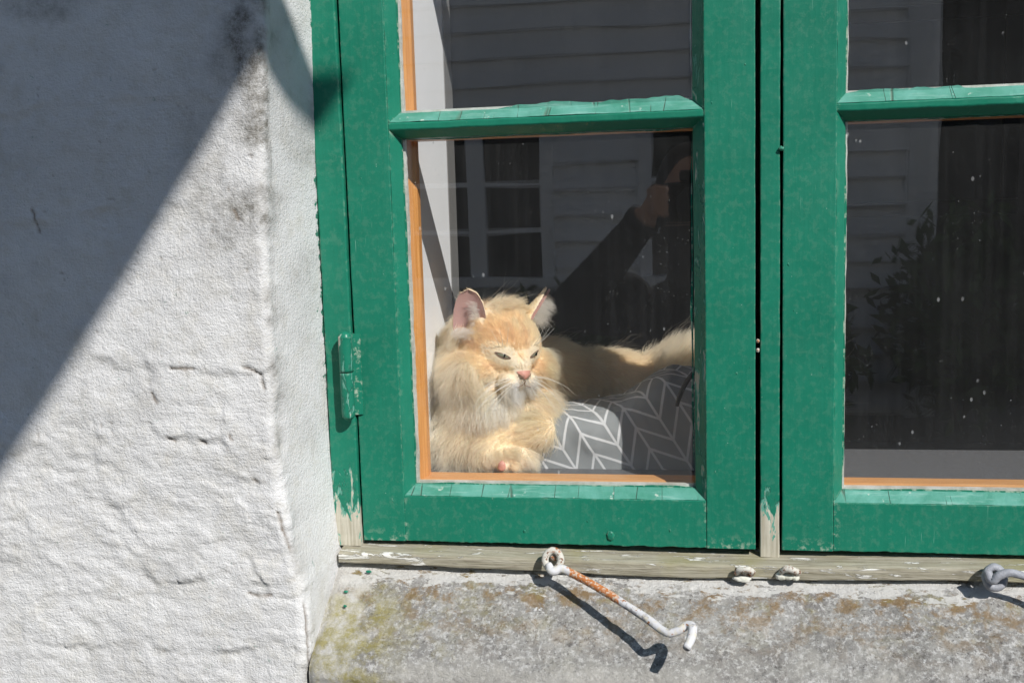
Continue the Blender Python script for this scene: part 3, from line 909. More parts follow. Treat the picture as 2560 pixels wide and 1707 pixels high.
def eye_ring(x, z, rad, mat, label, y=-.027, tilt=.5):
    t = thing('screw_eye', label, 'screw eye', (x, y, z))
    tube('ring', [(x + rad * math.cos(a), y + .002 - rad * .75 * math.sin(a), z + rad * .62 * math.sin(a)) for a in ang], .0036, mat, t, 10, .0014, 110, 4, True)
    for q_ in range(3): blob_obj('lime_lump', (x + rr.uniform(-.010, .012), y + .003, z - .006 + rr.uniform(-.003, .001)), (rr.uniform(.004, .008), .005, rr.uniform(.0025, .0045)), M['white_putty'], t)
    tube('shank', [(x, y + .012, z + .001), (x, y + .001, z)], .0040, mat, t, 8)
    return t
eye_ring(.0545, -.4010, .0078, M['eye_iron'], 'rusty screw eye on the sill just left of the middle post')
eye_ring(.1020, -.3995, .0080, M['eye_iron'], 'rusty screw eye on the sill just right of the middle post')
h2 = thing('hook_stay', 'grey painted iron hook and eye under the right window leaf', 'hook', (.31, -.03, -.397))
tube('screw_eye', [(.3080 + .0085 * math.cos(a), -.034 + .0035 * math.sin(a), -.3965 + .0100 * math.sin(a)) for a in ang], .0044, M['grey_iron'], h2, 10, .0009, 120, 4, True)
tube('eye_shank', [(.308, -.012, -.396), (.308, -.031, -.396)], .004, M['grey_iron'], h2, 8)
tube('hook_rod', [(.2990, -.0400, -.3870), (.3030, -.0450, -.3960), (.3090, -.0470, -.3900), (.3180, -.0470, -.3865), (.3290, -.0490, -.3880), (.36, -.060, -.397), (.43, -.10, -.425), (.450, -.118, -.436), (.462, -.120, -.431), (.468, -.130, -.436), (.464, -.142, -.442)],
     [.004, .0046, .0044, .0042, .004, .004, .004, .004, .004, .004, .0032], M['grey_iron'], h2, 12, .0006, 110, 5)
# paint flakes lying on the sill
for i, (x, y, dz) in enumerate(((-.372, -.020, 0), (-.392, -.045, 0), (-.388, -.062, 0))):
    zz = -.405 - .62 * abs(y) + .003
    o = blob_obj('paint_flake', (x, y - .001, zz), (.0035 - .0007 * i, .0012, .0016), M['green'], None)
    tag(o, ['green paint flake on the sill close under the window frame corner', 'small green paint flake stuck beside the plaster crack', 'tiny green paint flake low on the left end of the sill'][i], 'paint flake', 'paint flakes on the sill')

# ------------------------------------------------------------------ soft bodies: ellipsoids and tapered limbs fused into one skin
def fuse(name, prims, voxel, mat, parent, smooth_it=6, floor=None):
    bm = bmesh.new()
    for p in prims:
        if p[0] == 'e':
            _, c, r, rot = p
            geo = bmesh.ops.create_icosphere(bm, subdivisions=4 if max(r) > .02 else 3, radius=1)
            Mx = Matrix.Translation(c) @ rot.to_4x4() @ Matrix.Diagonal((*r, 1))
            bmesh.ops.transform(bm, matrix=Mx, verts=geo['verts'])
        elif p[0] == 'm':                     # ready vertices + faces
            vs = [bm.verts.new(v) for v in p[1]]
            for f in p[2]: bm.faces.new([vs[i] for i in f])
        else:
            _, a, b, ra, rb = p
            a, b = Vector(a), Vector(b)
            n = max(2, int((b - a).length / (min(ra, rb) * .5)))
            for i in range(n + 1):
                t = i / n
                geo = bmesh.ops.create_icosphere(bm, subdivisions=3, radius=ra * (1 - t) + rb * t)
                bmesh.ops.translate(bm, vec=a.lerp(b, t), verts=geo['verts'])
    me = bpy.data.meshes.new(name); bm.to_mesh(me); bm.free()
    tmp = bpy.data.objects.new(name + '_tmp', me); COL.objects.link(tmp)
    m = tmp.modifiers.new('r', 'REMESH'); m.mode = 'VOXEL'; m.voxel_size = voxel
    s = tmp.modifiers.new('s', 'SMOOTH'); s.iterations = smooth_it; s.factor = .5
    dg = bpy.context.evaluated_depsgraph_get()
    ev = tmp.evaluated_get(dg)
    out = bpy.data.meshes.new_from_object(ev, depsgraph=dg)
    bpy.data.objects.remove(tmp); bpy.data.meshes.remove(me)
    out.name = name
    if floor is not None:
        for v in out.vertices:
            if v.co.z < floor: v.co.z = floor
    out.materials.clear()
    if mat: out.materials.append(mat)
    out.polygons.foreach_set('use_smooth', [True] * len(out.polygons))
    o = bpy.data.objects.new(name, out); COL.objects.link(o)
    if parent: adopt(o, parent)
    return o
I3 = Matrix.Identity(3)

# ------------------------------------------------------------------ cushion
k = MB('chevron_cotton')
mp = k.n('ShaderNodeMapping'); k.l(k.tc.outputs['UV'], mp.inputs[0])
mp.inputs['Rotation'].default_value = (0, 0, math.radians(-32))
u, v, _w = k.sep(mp.outputs[0])[0:3]
W = .0305
pp = k.math('PINGPONG', k.math('ADD', u, 5 * W), W)             # folded across the stripe
seam = k.math('MINIMUM', pp, k.math('SUBTRACT', W, pp))
tt = k.math('ADD', v, k.math('MULTIPLY', pp, 1.19))
rib = k.math('PINGPONG', k.math('ADD', tt, 3.), W * .5)
wig = k.math('MULTIPLY', k.noise(60, 2), .0006)
ln = k.math('MAXIMUM', k.range(k.math('ADD', k.math('MULTIPLY', rib, .64), wig), .0015, .0021, 1, 0), k.range(k.math('ADD', seam, wig), .0015, .0021, 1, 0))
weave = k.noise(900, 2)
base = k.mix(k.range(k.noise(25, 4), .3, .7), (.30, .32, .325), (.37, .39, .395))
c = k.mix(ln, base, (.82, .83, .84))
c = k.mix(k.math('MULTIPLY', weave, .3), c, (.12, .12, .125))
M['cushion'] = k.fin(c, .95, k.bump(weave, .0004, .6), .1)

CT = [(-.2125, -.325), (-.210, -.300), (-.2045, -.283), (-.190, -.262), (-.170, -.2575), (-.140, -.2545), (-.115, -.2525), (-.091, -.2475), (-.0586, -.2245), (-.044, -.2145), (-.0265, -.2075), (-.008, -.2095), (.03, -.212), (.075, -.225), (.105, -.250), (.118, -.290), (.122, -.325)]
cx = np.unique(np.concatenate([np.linspace(-.2125, .122, 150)]))
top = np.interp(cx, *np.array(CT).T)
kern = np.ones(5) / 5
top = np.convolve(np.pad(top, 2, mode='edge'), kern, 'valid')
nv = 90
vv = np.linspace(0, 1, nv)
P = np.zeros((nv, len(cx), 3)); UV = np.zeros((nv, len(cx), 2))
for i, x in enumerate(cx):
    ht = max(top[i] + .325, .002)
    e = min(1., (x - cx[0]) / .03, (cx[-1] - x) / .03); e = math.sqrt(max(0, 1 - (1 - e) ** 2)) if e < 1 else 1.
    dep = .112 * (.25 + .75 * e)
    ph = vv * math.pi                                      # 0 front foot, pi back foot
    cy = .176
    yy = cy - (np.sign(np.cos(ph)) * np.abs(np.cos(ph)) ** .45) * dep * .5
    zz = -.325 + ht * np.abs(np.sin(ph)) ** .55
    yy = yy - .010 * np.sin(np.clip(ph / (math.pi * .5), 0, 1) * math.pi) * (vv < .5) + .018 * np.clip(vv * 2, 0, 1)
    P[:, i, 0] = x; P[:, i, 1] = yy; P[:, i, 2] = zz
Xc, Zc = P[:, :, 0], P[:, :, 2]
# creases running down from the top edge and a soft hollow at the cat's elbow
ph = vv[:, None] * np.ones_like(Xc)
cr = .0045 * fbm(Xc * 34 + Zc * 16, Zc * 10, 61, 3) + .0035 * np.sin((Xc * .9 + Zc * .55) * 120) * sm(.12, .3, ph) * (.4 + fbm(Xc * 20, Zc * 20, 4))
P[:, :, 1] += cr * (1 - ph) * sm(0, .06, ph)
P[:, :, 2] += .004 * fbm(Xc * 30, ph * 6, 64, 3) * np.sin(ph * math.pi)
ds = np.zeros_like(Xc); ds[1:] = np.hypot(np.diff(P[:, :, 1], axis=0), np.diff(P[:, :, 2], axis=0))
UV[:, :, 0] = Xc; UV[:, :, 1] = np.cumsum(ds, 0)
cu = grid_obj('cushion', P, M['cushion'], None, uv=UV, flip=False)
tag(cu, 'grey cotton cushion with white chevron lines beside the cat', 'cushion')

# dark bent metal strip poking in over the cushion
k = MB('dark_metal'); M['dark_metal'] = k.fin((.025, .023, .022), .35, None, .6, .6)
q0 = [(-.0185, -.2415), (-.0160, -.2320), (-.0120, -.2220), (-.0065, -.2120), (.0, -.2030), (.012, -.190), (.03, -.175), (.05, -.168)]
st = tube('metal_handle', [(x, .098 - .02 * (x + .0185), z) for x, z in q0], [.0021, .0026, .0028, .0028, .0028, .0028, .0028, .0028], M['dark_metal'], None, 10)
tag(st, 'thin dark bent metal handle hanging over the chevron cushion', 'handle')

# ------------------------------------------------------------------ the cat
SILL = -.3245
k = MB('cat_skin')
c = k.mix(k.range(k.noise(30, 4), .35, .65), (.93, .74, .50), (.95, .82, .62))
M['cat_skin'] = k.fin(c, .9, None, .1)
k = MB('pink_skin'); M['pink'] = k.fin(k.mix(k.noise(160, 3), (.62, .27, .20), (.78, .40, .32)), .45, k.bump(k.noise(500, 3), .0004), .35)
k = MB('ear_skin')
k.b.inputs['Subsurface Weight'].default_value = .25
k.b.inputs['Subsurface Radius'].default_value = (.006, .002, .001)
M['ear_in'] = k.fin(k.mix(k.noise(60, 3), (.46, .27, .24), (.58, .36, .32)), .6, None, .25)

yaw, pit = math.radians(39), math.radians(-12)
F = Vector((math.sin(yaw) * math.cos(pit), -math.cos(yaw) * math.cos(pit), math.sin(pit)))
Rr = Vector((math.cos(yaw), math.sin(yaw), 0))
U = Rr.cross(F) * -1
if U.z < 0: U = -U
roll = math.radians(-3)
Rr, U = (Rr * math.cos(roll) + U * math.sin(roll)), (U * math.cos(roll) - Rr * math.sin(roll))
HROT = Matrix((Rr, -F, U)).transposed()            # local x=R, y=-F, z=U
HC = Vector((-.2400, .1520, -.1775))
HS = .0106                                          # head scale: local units are about a centimetre
def H(r, f, u):
    return HC + Rr * (r * HS) + F * (f * HS) + U * (u * HS)
def he(r, f, u, a, b, c): return ('e', H(r, f, u), (a * HS, b * HS, c * HS), HROT)

def ear_shell(s):
    """cupped ear: outer surface and inner surface as one closed shell. s=-1 viewer's left"""
    n, m = 14, 12
    base = Vector((s * 4.05, -.5, 2.0)); tip = Vector((s * 4.75, -.9, 7.2))
    if s > 0: base = Vector((3.9, -.9, 3.2)); tip = Vector((6.6, -1.3, 7.0))
    face = Vector((s * .62, .78, .0)).normalized() if s < 0 else Vector((.93, .36, .0)).normalized()
    axis = (tip - base).normalized()
    side = axis.cross(face).normalized(); face = side.cross(axis).normalized()
    L = (tip - base).length
    V, Fc = [], []
    for layer in (0, 1):
        for i in range(n):
            t = i / (n - 1)
            w = (2.05 * (1 - t) ** .62 * (1 - .12 * t) + .10) * (1 if layer == 0 else .93)
            if s < 0: w = (2.1 * math.sqrt(max(0, 1 - t ** 2.6)) + .08) * (1 if layer == 0 else .93)
            for j in range(m):
                q = -1 + 2 * j / (m - 1)
                dep = (-.85 * (1 - q * q)) * (1 - t * .75) - (0.0 if layer == 1 else .18)
                p = base + axis * (t * L * (1 if layer == 0 else .985)) + side * (q * w) + face * dep
                V.append(H(p.x, p.y, p.z))
    a = n * m
    for i in range(n - 1):
        for j in range(m - 1):
            Fc.append((i * m + j, i * m + j + 1, (i + 1) * m + j + 1, (i + 1) * m + j))
            Fc.append((a + i * m + j, a + (i + 1) * m + j, a + (i + 1) * m + j + 1, a + i * m + j + 1))
    for i in range(n - 1):
        for j in (0, m - 1):
            f = (i * m + j, (i + 1) * m + j, a + (i + 1) * m + j, a + i * m + j)
            Fc.append(f if j == 0 else f[::-1])
    for j in range(m - 1):
        Fc.append((j, a + j, a + j + 1, j + 1)); i = (n - 1) * m
        Fc.append((i + j, i + j + 1, a + i + j + 1, a + i + j))
    inner = [V[a + i] for i in range(n * m)]
    Fi = [(i * m + j, i * m + j + 1, (i + 1) * m + j + 1, (i + 1) * m + j) for i in range(n - 1) for j in range(m - 1)]
    return V, Fc, inner, Fi, (base, axis, side, face, L)

cat = thing('cat', 'long-haired cream ginger cat lying on the window board behind the glass', 'cat', (-.24, .16, SILL))
prims = [
    he(0, 0, .3, 4.7, 4.9, 4.3), he(0, 1.4, 1.2, 3.6, 3.1, 3.0), he(0, -.6, 2.2, 4.1, 3.6, 2.9),
    he(-3.1, .9, -1.9, 3.0, 3.0, 2.6), he(3.1, .9, -1.9, 3.0, 3.0, 2.6),
    he(0, 3.7, -.7, 1.75, 2.3, 1.9), he(0, 4.6, -1.6, 1.45, 1.7, 1.3), he(-1.0, 4.8, -2.3, 1.35, 1.3, 1.05), he(1.0, 4.8, -2.3, 1.35, 1.3, 1.05),
    he(0, 4.3, -3.35, 1.25, 1.2, .95), he(0, 3.0, -2.8, 2.3, 2.2, 1.5),
    # neck, mane, shoulders, back, rump
    ('e', Vector((-.255, .195, -.215)), (.054, .064, .060), I3),
    ('e', Vector((-.260, .152, -.250)), (.052, .052, .066), I3),
    ('e', Vector((-.280, .195, -.214)), (.041, .080, .076), I3),
    ('e', Vector((-.280, .158, -.258)), (.038, .046, .060), I3),
    ('e', Vector((-.215, .320, -.258)), (.090, .085, .066), I3),
    ('e', Vector((-.130, .410, -.280)), (.108, .064, .060), I3),
    ('e', Vector((-.284, .128, -.290)), (.034, .032, .032), I3),
    ('e', Vector((-.275, .200, -.285)), (.042, .070, .038), I3),
    # right foreleg folded across, with its wrist turned under, and the other paw
    ('c', (-.210, .175, -.258), (-.194, .135, -.277), .034, .025), ('c', (-.190, .128, -.280), (-.250, .104, -.290), .0220, .0170),
    ('e', Vector((-.254, .101, -.292)), (.017, .014, .014), I3),
    ('c', (-.285, .125, -.300), (-.247, .098, -.307), .020, .016), ('c', (-.247, .098, -.306), (-.208, .092, -.307), .0165, .0150),
    ('e', Vector((-.200, .090, -.311)), (.011, .010, .0105), I3), ('e', Vector((-.214, .083, -.313)), (.0085, .007, .0085), I3), ('e', Vector((-.229, .083, -.313)), (.0085, .007, .0085), I3),
    # haunch and brush of the tail curving round at the right
    ('e', Vector((-.050, .415, -.278)), (.060, .045, .046), I3),
    ('c', (-.058, .405, -.255), (.010, .395, -.243), .034, .038), ('c', (.010, .395, -.243), (.080, .390, -.232), .038, .034), ('c', (.080, .390, -.232), (.15, .395, -.255), .034, .020),
]
ears = {}
for s in (-1, 1):
    V, Fc, Vi, Fi, fr = ear_shell(s)
    ears[s] = (Vi, Fi, fr)
    prims.append(('m', [tuple(v) for v in V], Fc))
body = fuse('body', prims, .0021, M['cat_skin'], cat, 4, SILL)
for s in (-1, 1):
    Vi, Fi, fr = ears[s]
    fw = Rr * (fr[3].x) + F * fr[3].y + U * fr[3].z
    mesh_obj('inner_ear', [v + fw * .0024 for v in Vi], Fi, M['ear_in'], cat, True)

# eyes: half-closed almonds with grey-green iris
k = MB('cat_iris')
M['iris'] = k.fin(k.mix(k.noise(300, 3), (.22, .23, .15), (.32, .33, .23)), .06, None, .6)
k = MB('eye_rim'); M['rim'] = k.fin((.26, .15, .105), .4, None, .4)
k = MB('pupil_black'); M['pupil'] = k.fin((.006, .006, .006), .05, None, .6)
bv = BVHTree.FromPolygons([v.co.copy() for v in body.data.vertices], [tuple(p.vertices) for p in body.data.polygons])
def on_head(r, u, lift=.0, f0=9.):
    """point of the head skin at face coordinates (r,u), seen from in front"""
    hit = bv.ray_cast(H(r, f0, u), -F)
    return hit[0] + F * lift if hit[0] is not None else H(r, 3.5, u)
EYES = {-1: (-2.15, .62), 1: (2.10, .62)}
def almond(s, scale=1.0, squash=1.0, lift=.0008):
    cr_, cu_ = EYES[s]
    out = []
    for i in range(24):
        a = 2 * math.pi * i / 24
        x = math.cos(a)
        y = math.sin(a)
        w, hh = .80 * scale, (.16 if y > 0 else .25) * scale * squash
        yy = y * hh * (1 - abs(x) ** 2.2 * .55)
        xx = x * w
        tilt = math.radians(-17) * -s        # outer corner higher
        r_ = xx * math.cos(tilt) - yy * math.sin(tilt); u_ = xx * math.sin(tilt) + yy * math.cos(tilt)
        out.append((cr_ + r_, cu_ + u_))
    return out
for s in (-1, 1):
    ring_ = almond(s)
    cpt = on_head(*EYES[s], .0016)
    V = [cpt] + [on_head(r, u, .0006) for r, u in almond(s, .55)] + [on_head(r, u, .0002) for r, u in ring_]
    for q in range(1, 25): V[q] = V[q] + F * .0011
    n = 24
    Fc = [(0, 1 + i, 1 + (i + 1) % n) for i in range(n)] + [(1 + i, 1 + n + i, 1 + n + (i + 1) % n, 1 + (i + 1) % n) for i in range(n)]
    ey = mesh_obj('eye', V, Fc, M['iris'], cat, True)
    pc = cpt + F * .0003 + Rr * .0012
    Vp = [pc + F * .0012] + [pc + Rr * (.0014 * math.cos(2 * math.pi * i / 16)) + U * (.0026 * math.sin(2 * math.pi * i / 16)) + F * .0006 for i in range(16)]
    pu = mesh_obj('pupil', Vp, [(0, 1 + i, 1 + (i + 1) % 16) for i in range(16)], M['pupil'], None, True)
    pu.parent = ey; pu.matrix_parent_inverse = Matrix.Identity(4)
    ri = tube('eyelid', [on_head(r, u, .0010) for r, u in almond(s, 1.04)], .0005, M['rim'], None, 6, 0, 60, 1, True)
    ri.parent = ey; ri.matrix_parent_inverse = Matrix.Identity(4)

# nose leather and mouth line
def patch(name, outline, mat, lift, bulge):
    c_ = (sum(p[0] for p in outline) / len(outline), sum(p[1] for p in outline) / len(outline))
    V = [on_head(*c_, lift + bulge)]
    n = len(outline)
    for sc, b in ((.55, .75), (1., 0.)):
        V += [on_head(c_[0] + (p[0] - c_[0]) * sc, c_[1] + (p[1] - c_[1]) * sc, lift + bulge * b) for p in outline]
    Fc = [(0, 1 + i, 1 + (i + 1) % n) for i in range(n)] + [(1 + i, 1 + n + i, 1 + n + (i + 1) % n, 1 + (i + 1) % n) for i in range(n)]
    return mesh_obj(name, V, Fc, mat, cat, True)
nose = patch('nose', [(-.95, -.95), (-.55, -.80), (0, -.76), (.55, -.80), (.95, -.95), (.72, -1.25), (.36, -1.55), (0, -1.78), (-.36, -1.55), (-.72, -1.25)], M['pink'], .0016, .0022)
for s in (-1, 1):
    no = tube('nostril', [on_head(s * .78, -1.14, .0034), on_head(s * .52, -1.30, .0040), on_head(s * .30, -1.30, .0046)], [.0004, .0008, .0004], M['rim'], None, 6, 0, 60, 3)
    no.parent = nose; no.matrix_parent_inverse = Matrix.Identity(4)
tube('mouth', [on_head(-1.75, -2.95, .0022), on_head(-1.1, -2.85, .0026), on_head(-.4, -2.62, .003), on_head(0, -2.35, .0032), on_head(0, -1.85, .003), on_head(0, -2.35, .0032), on_head(.4, -2.62, .003), on_head(1.1, -2.85, .0026), on_head(1.75, -2.95, .0022)], .0004, M['rim'], cat, 6, 0, 60, 3)
blob_obj('paw_pad', (-.2290, .0755, -.3115), (.0048, .0022, .0062), M['pink'], cat)

# ---- fur
k = MB('cat_fur')
k.t.nodes.remove(k.b)
hb = k.n('ShaderNodeBsdfHairPrincipled')
hb.model = 'CHIANG'; hb.parametrization = 'COLOR'
k.l(k.attr('fur_color', 'Color'), hb.inputs['Color'])
hb.inputs['Roughness'].default_value = .42
hb.inputs['Radial Roughness'].default_value = .55
hb.inputs['Coat'].default_value = 0.0
df = k.n('ShaderNodeBsdfDiffuse'); k.l(k.attr('fur_color', 'Color'), df.inputs[0])
tl_ = k.n('ShaderNodeBsdfTranslucent'); k.l(k.attr('fur_color', 'Color'), tl_.inputs[0])
mx = k.n('ShaderNodeMixShader'); mx.inputs[0].default_value = .50
k.l(df.outputs[0], mx.inputs[1]); k.l(tl_.outputs[0], mx.inputs[2])
mx2 = k.n('ShaderNodeMixShader'); mx2.inputs[0].default_value = .30
k.l(mx.outputs[0], mx2.inputs[1]); k.l(hb.outputs[0], mx2.inputs[2])
k.l(mx2.outputs[0], k.out.inputs['Surface'])
M['fur'] = k.m

def sample_mesh(me, n, dens):
    me.calc_loop_triangles()
    tri = np.zeros(len(me.loop_triangles) * 3, np.int32); me.loop_triangles.foreach_get('vertices', tri); tri = tri.reshape(-1, 3)
    co = np.zeros(len(me.vertices) * 3, np.float32); me.vertices.foreach_get('co', co); co = co.reshape(-1, 3).astype(float)
    no = np.zeros(len(me.vertices) * 3, np.float32); me.vertices.foreach_get('normal', no); no = no.reshape(-1, 3).astype(float)
    a, b, c_ = co[tri[:, 0]], co[tri[:, 1]], co[tri[:, 2]]
    ar = np.linalg.norm(np.cross(b - a, c_ - a), axis=1)
    w = ar * dens((a + b + c_) / 3)
    idx = rng.choice(len(tri), n, p=w / w.sum())
    r1 = np.sqrt(rng.random(n))[:, None]; r2 = rng.random(n)[:, None]
    p = a[idx] * (1 - r1) + b[idx] * r1 * (1 - r2) + c_[idx] * r1 * r2
    nr = no[tri[idx, 0]] * (1 - r1) + no[tri[idx, 1]] * r1 * (1 - r2) + no[tri[idx, 2]] * r1 * r2
    return p, nr / np.linalg.norm(nr, axis=1)[:, None]

Rn, Fn, Un, HCn = (np.array(v) for v in (Rr, F, U, HC))
def headlocal(p):
    d = (p - HCn) / HS
    return d @ Rn, d @ Fn, d @ Un
def unit(v): return v / np.maximum(np.linalg.norm(v, axis=1), 1e-9)[:, None]
def gauss(p, c_, r): return np.exp(-(((p - np.array(c_)) / np.array(r)) ** 2).sum(1))

def fur_density(p):
    r, f, u = headlocal(p)
    head = sm(7.5, 5.5, np.sqrt(r ** 2 + f ** 2 + (u + .2) ** 2))
    d = 1 + 2.4 * head
    d = d + 1.2 * gauss(p, (-.215, .10, -.29), (.06, .05, .05))
    d = d * np.where(p[:, 1] > .45, .25, 1.) * np.where(p[:, 2] < SILL + .002, .05, 1.) * np.where(p[:, 0] < -.36, .3, 1.)
    return d

NH = 150000
p, nr = sample_mesh(body.data, NH, fur_density)
r, f, u = headlocal(p)
dist = np.sqrt((r / 5.2) ** 2 + (f / 6.3) ** 2 + ((u + .3) / 4.9) ** 2)
is_head = sm(1.12, .98, dist)                                  # 1 on the skull
is_ear = ((u > 3.3) & (np.abs(r) > 2.0) & (f < 1.2) & (f > -3.6) & (u < 9)).astype(float) * sm(2.9, 3.6, u)
is_head = np.maximum(is_head, is_ear)
nz = np.array([0, 5.6, -1.2])
# direction fields
loc = np.stack([r, f, u], 1)
away = unit(loc - nz)                                          # from the nose backwards
away_w = away[:, :1] * Rn + away[:, 1:2] * Fn + away[:, 2:] * Un
cheek = sm(.5, 3.0, np.abs(r)) * sm(.4, -1.6, u)
flow_h = unit(away_w + cheek[:, None] * np.array([0, 0, -.75]) + (cheek * np.sign(r) * .80)[:, None] * Rn)
is_tail = sm(-.085, -.045, p[:, 0]) * sm(.30, .33, p[:, 1])
arm = np.clip(gauss(p, (-.215, .105, -.270), (.065, .045, .026)) * 1.5, 0, 1) * sm(.155, .125, p[:, 1])
paw = np.clip(gauss(p, (-.222, .09, -.311), (.040, .030, .014)) * 1.6, 0, 1) * sm(.13, .11, p[:, 1])
mane = np.clip(gauss(p, (-.280, .135, -.255), (.065, .07, .075)) * 1.7, 0, 1) * (1 - arm) * (1 - paw)
flow_b = np.tile(np.array([.45, .35, -.55]), (NH, 1))
flow_b = flow_b + (mane * 1.8)[:, None] * np.array([.05, -.15, -1.0])
lft_ = sm(-.255, -.30, p[:, 0])
flow_b = flow_b * (1 - .8 * lft_)[:, None] + lft_[:, None] * np.array([-.35, -.25, -.75]) * .8
flow_b = flow_b * (1 - is_tail)[:, None] + is_tail[:, None] * np.array([.55, -.05, .75])
flow_b = flow_b * (1 - arm)[:, None] + arm[:, None] * np.array([-.7, -.1, -.35])
flow_b = flow_b * (1 - paw)[:, None] + paw[:, None] * np.array([.7, -.4, -.2])
flow = unit(flow_h * is_head[:, None] + unit(flow_b) * (1 - is_head)[:, None])
n3 = np.stack([fbm(p[:, 0] * 40 + 9 * q, p[:, 2] * 40 + p[:, 1] * 31, 200 + q, 3) for q in range(3)], 1)
flow = unit(flow + .55 * n3)
tang = flow - nr * (flow * nr).sum(1)[:, None]
# length in metres
muz = np.clip(gauss(loc, (0, 5.0, -1.9), (2.3, 2.3, 2.0)) * 1.5, 0, 1)
eyez = np.maximum(gauss(loc, (-2.15, 3.6, .6), (1.9, 3., 1.1)), gauss(loc, (2.1, 3.6, .6), (1.9, 3., 1.1)))
crown = sm(1.6, 3.2, u) * sm(3.0, 0., f)
Lh = .011 + .030 * cheek * sm(3.2, .2, f) + .009 * sm(1.5, -2.5, f) + .002 * crown
Lh = Lh * (1 - .60 * muz) * (1 - .5 * np.clip(eyez * 1.2, 0, 1))
Lh = np.where(is_ear > .5, .0055, Lh)
Lb = .032 + .022 * mane + .014 * is_tail
Lb = Lb * (1 - .50 * arm * sm(-.185, -.215, p[:, 0]) - .15 * arm) * (1 - .70 * paw)
lruf = sm(-2.0, -3.4, r) * sm(1.0, -.8, u) * sm(3.2, 1.0, f) * is_head
Lh = Lh + .010 * lruf
ruff = sm(2.0, 3.6, r) * sm(1.2, -.6, u) * sm(3.4, 1.2, f) * is_head
Lh = Lh + .012 * ruff
L = (Lh * is_head + Lb * (1 - is_head)) * rng.uniform(.65, 1.25, NH)
lift = (.26 + .05 * crown + .14 * cheek) * is_head * (1 - .35 * muz) + (1 - is_head) * (.24 + .05 * mane + .30 * is_tail)
lift = np.where(is_ear > .5, .25, lift)
ruff_d = unit(np.tile(Rn * .75 + np.array([.30, -.25, -.42]), (NH, 1)))
tang = tang * (1 - ruff)[:, None] + (ruff_d - nr * (ruff_d * nr).sum(1)[:, None]) * ruff[:, None]
lruf_d = unit(np.tile(-Rn * .60 + np.array([-.10, -.30, -.60]), (NH, 1)))
tang = tang * (1 - lruf)[:, None] + (lruf_d - nr * (lruf_d * nr).sum(1)[:, None]) * lruf[:, None]
lift = lift + .35 * ruff + .22 * lruf
d0 = unit(unit(tang) + nr * (lift * rng.uniform(.6, 1.5, NH))[:, None] + .10 * rng.normal(size=(NH, 3)))
# no hair over eye openings, nose, inner ears
keep = np.ones(NH, bool)
for s in (-1, 1):
    cr_, cu_ = EYES[s]
    tl = math.radians(-17) * -s
    a_ = (r - cr_) * math.cos(tl) + (u - cu_) * math.sin(tl); b_ = -(r - cr_) * math.sin(tl) + (u - cu_) * math.cos(tl)
    keep &= ~(((a_ / .90) ** 2 + (b_ / .31) ** 2 < 1) & (f > 1.5))
    # shorter hairs just round the lids, so that they do not cross the eye
    near = ((a_ / 2.0) ** 2 + (b_ / 1.15) ** 2 < 1) & (f > 1.5)
    L = np.where(near, L * .42, L)
    base, axis, side, face, LL = ears[s][2]
    e = loc - np.array(base)
    ea, es, ef = e @ np.array(axis), e @ np.array(side), e @ np.array(face)
    nl = np.stack([nr @ Rn, nr @ Fn, nr @ Un], 1)
    keep &= ~((ea > .9) & (ea < LL + .3) & (np.abs(es) < 2.3) & (nl @ np.array(face) > .25) & (is_ear > .3))
keep &= ~((np.abs(r) < .98) & (u < -.80) & (u > -1.75) & (f > 4.6) & (np.abs(r) < (u + 1.95) * 1.15))
keep &= ~((np.abs(p[:, 0] + .229) < .006) & (np.abs(p[:, 2] + .3115) < .0075) & (p[:, 1] < .09))

# colours (linear)
GIN, CRE, WHI, PAL = np.array([.975, .755, .495]), np.array([.985, .85, .63]), np.array([.99, .975, .95]), np.array([.99, .92, .79])
def lerp3(a, b, t): return a * (1 - t)[:, None] + b * t[:, None]
q = fbm(p[:, 0] * 26, p[:, 2] * 30 + p[:, 1] * 17, 301, 4)
colr = lerp3(np.tile(CRE, (NH, 1)), np.tile(GIN, (NH, 1)), np.clip(.32 + 1.1 * q, 0, 1))
# face markings: darker brow stripes and cheek line, pale round the eyes, white muzzle and chin
stripe = np.exp(-((np.abs(r) - .55 - .10 * np.maximum(u, 0)) / .30) ** 2) * sm(.6, 1.6, u) * sm(5.2, 3.2, u) + np.exp(-(r / 1.6) ** 2) * np.exp(-((u - 1.6) / 1.6) ** 2) * .25
out = np.exp(-((u - .9 - .12 * (np.abs(r) - 3.2)) / .45) ** 2) * sm(2.9, 3.4, np.abs(r)) * .75
under = np.exp(-((u + .85) / .55) ** 2) * sm(1.2, 1.8, np.abs(r)) * sm(4.3, 3.2, np.abs(r)) * .7
colr = lerp3(colr, np.tile(GIN * .92, (NH, 1)), np.clip((stripe * .60 + out + under) * is_head * (1 - is_ear), 0, .9))
pale = np.maximum(gauss(loc, (-1.55, 4.2, -.15), (.9, 3, .45)), gauss(loc, (1.55, 4.2, -.15), (.9, 3, .45)))
pale = np.maximum(pale, np.maximum(gauss(loc, (-1.9, 3.8, 1.35), (1.1, 3, .35)), gauss(loc, (1.9, 3.8, 1.35), (1.1, 3, .35))) * .6)
colr = lerp3(colr, np.tile(PAL, (NH, 1)), np.clip(pale, 0, .75) * is_head)
white = np.clip(gauss(loc, (0, 5.2, -2.7), (2.2, 2.6, 1.5)) * 1.7, 0, 1) * sm(-.9, -1.5, u)
white = np.maximum(white, .85 * cheek * sm(-1.2, -3.4, u) * is_head)
chest = np.clip(gauss(p, (-.245, .12, -.262), (.044, .05, .050)) * 1.7, 0, 1) * (1 - arm) * (1 - is_head)
white = np.maximum(white, chest * np.clip(.75 + q, 0, 1))
